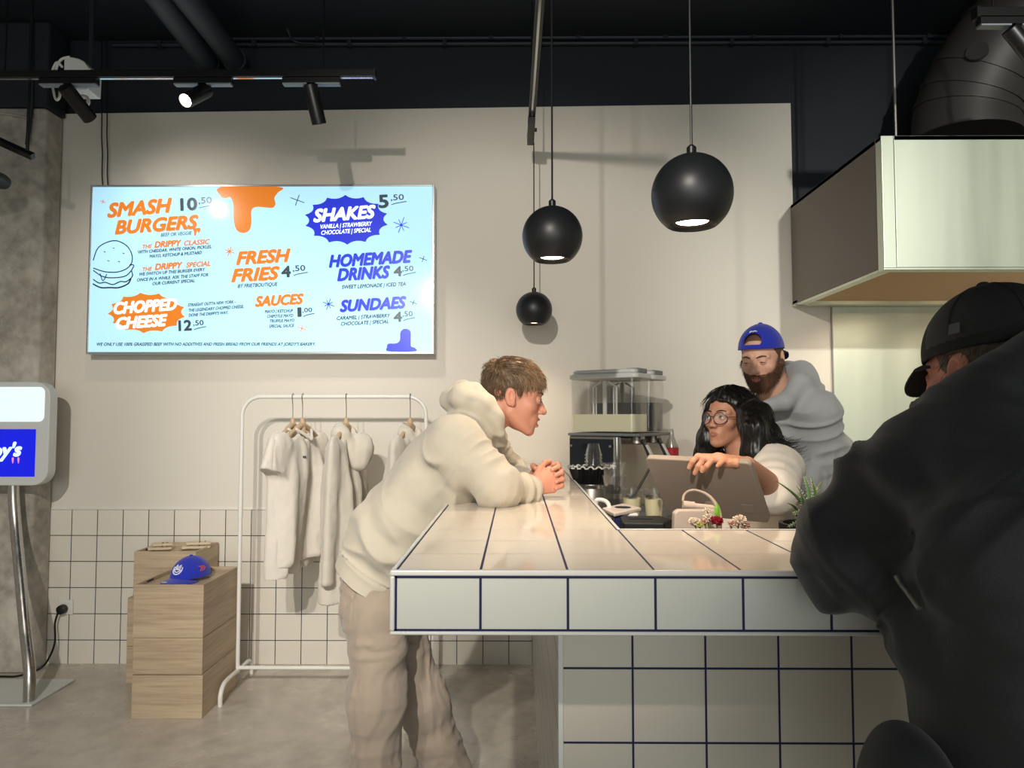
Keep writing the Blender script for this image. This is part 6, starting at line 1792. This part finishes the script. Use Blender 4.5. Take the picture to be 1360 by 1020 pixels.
def D_hairf(q):
    d = el(q, (0, -.016, .034), (.0785, .1015, .095)); y = q[:, 1]
    zl = np.interp(y, [-.12, -.05, -.03, -.015, .008, .014, .026, .032, .06, .1], [-.06, -.06, -.04, .026, .026, -.035, -.035, .03, .05, .06]).astype(F32)
    return sm(d, zl-q[:, 2], .005)
hvD, hqD = solid(D_fr.field(D_hairf), D_fr.c-.16, D_fr.c+.16, .0034)
hairD = flesh('hair', (hvD, hqD), M_hairD, cust)
def D_dir(P, k):
    q = D_fr.loc(P.astype(F32)).astype(float); n_ = norm_rows(q-[0, -.02, .02]); return norm_rows(n_*.7+np.array([0, 0, -.9])) @ D_fr.R.T
strands('hair_strand', pick(hvD[D_fr.loc(hvD.astype(F32))[:, 1] < .03], 2600, 2), D_dir, .011, .0007, M_hairD, hairD, 3, seed=4)['kind'] = 'stuff'
capm = mat('black_cap_cloth', (17, 17, 18), .8, bump=.3, bscale=300)
meshm = mat('black_cap_mesh', (30, 30, 31), .55, bump=.9, bscale=700)
D_cap = thing('trucker_cap', 'black mesh back cap on the head of the man in the black jacket', 'cap', D_fr.c)
Dc = Frame(D_fr.wor((0, -.002, .002)), D_fr.R[:, 1], D_fr.R[:, 2], sc=1.01)
make_cap(D_cap, Dc, capm, .026, drop=.62, mesh=meshm, bx=.070, by=.096)
pp = [Dc.wor((-.010-.078*math.sqrt(max(0, 1-((y+.01)/.1105)**2)) if False else -.0884*math.sqrt(max(0, 1-((y+.01)/.1105)**2-((z-.03)/.1045)**2))-.0008, y, z)) for y, z in ((-.030, .050), (-.012, .050), (-.012, .066), (-.030, .066))]
obj('side_patch', MB().add(pp+[q+norm(q-Dc.c)*.001 for q in pp], [(0,1,2,3), (7,6,5,4), (0,4,5,1), (1,5,6,2), (2,6,7,3), (3,7,4,0)]), mat('grey_patch', (84, 84, 86), .8), D_cap)
def D_top(p):
    d = torso_field(p, [hpD+V3(0,0,-.16), wsD, chD, nbD+V3(.03, -.02, -.06)], [.16, .16, .165, .085], sdD, [1.30, 1.34, 1.42], .07)
    d = su(d, rc(p, sLD, sRD, .095), .07)
    for s, e, w in ((sLD, eLD, wLD), (sRD, eRD, wRD)):
        f = norm(w-e)
        a = su(rc(p, s, e, .104, .074), sm(rc(p, e, w, .070, .055), plane(p, w-f*.02, f), .006), .05); d = su(d, a, .06)
    d = su(d, el(p, at(1192, 693, 1.07), (.10, .10, .10)), .05)
    # stand collar and thrown back hood
    h = chain(p, [at(1262, 560, 1.16), at(1258, 562, 1.07), at(1285, 545, 1.00), at(1335, 515, .96), at(1395, 485, .96), at(1440, 490, 1.08)], [.024, .030, .038, .046, .050, .045], .03)
    h = su(h, el(p, at(1385, 580, .96), (.12, .09, .07)), .04)
    d = su(d, h, .04)
    d = sm(d, -rc(p, D_fr.wor((0, -.02, -.06)), nbD, .068, .068), .012)
    d = np.maximum(d, -msk(p, D_fr.c, .24, lambda q: el(D_fr.loc(q), (0, 0, .0), (.094, .118, .135))-F32(.002)))
    # the sleeves lie on the counter, not in it
    box_ = np.maximum(np.maximum(p[:, 2]-F32(ZT+.001), F32(Y0-.004)-p[:, 1]), p[:, 1]-F32(YB+.2))
    return sm(d, -box_, .008)
Dfold = folds([(sLD, eLD, 4, .018, .2), (eLD, wLD, 5, .010, .14), (sLD+V3(.05,0,0), chD, 3, .010, .3), (chD, wsD, 3, .008, .35), (nbD, sLD, 3, .010, .2)], .005, 31)
flesh('jacket', solid(D_top, lo-V3(.08,.06,.12), hi+V3(.08,.06,-.0), .0062, Dfold), M_jack, cust)
def on_jacket(px, py):
    o_ = np.array([0, 0, EYE]); d_ = norm(at(px, py, 1.0)-o_); t = np.linspace(.5, 1.6, 1200)
    v = D_top((o_+t[:, None]*d_).astype(F32)); i = int(np.argmax(v < 0)); return o_+d_*(t[i]-.006)
zp = [on_jacket(x, y) for x, y in ((1190, 765), (1197, 776), (1205, 786), (1213, 797), (1221, 808))]
obj('pocket_zip', MB().tube(catmull(zp, 4), .0035, 8), mat('zip_metal', (150, 148, 142), .4, .7), cust, label='pale metal pocket zip')
def D_tr(p):
    d = rc(p, hpD+V3(0,0,-.05), hpD-V3(0,0,.2), .15, .15, sdD, 1.3)
    for s in (-1, 1):
        h = hpD+sdD*.11*s-V3(0,0,.2); d = su(d, rc(p, h, V3(h[0], h[1], .08), .10, .075), .03)
    return np.maximum(d, F32(.06)-p[:, 2])
flesh('trousers', solid(D_tr, V3(hpD[0]-.36, hpD[1]-.34, .03), V3(hpD[0]+.36, hpD[1]+.34, hpD[2]+.2), .012), M_trouW, cust)
for s in (-1, 1):
    h = hpD+sdD*.11*s; shoe(cust, h[0], h[1]+.03, 0, math.atan2(.78, -.56), M_shoeb)
bgc = at(1204, 1062, .90)
def bagf(p): return el(p, bgc, (.055, .08, .092))
tag(flesh('shoulder_bag', solid(bagf, bgc-.15, bgc+.15, .007, lambda v, n: .006*vnoise(v, 14, 3)), M_jack, None), 'black bag hanging at the hip of the man in the black jacket', 'bag')
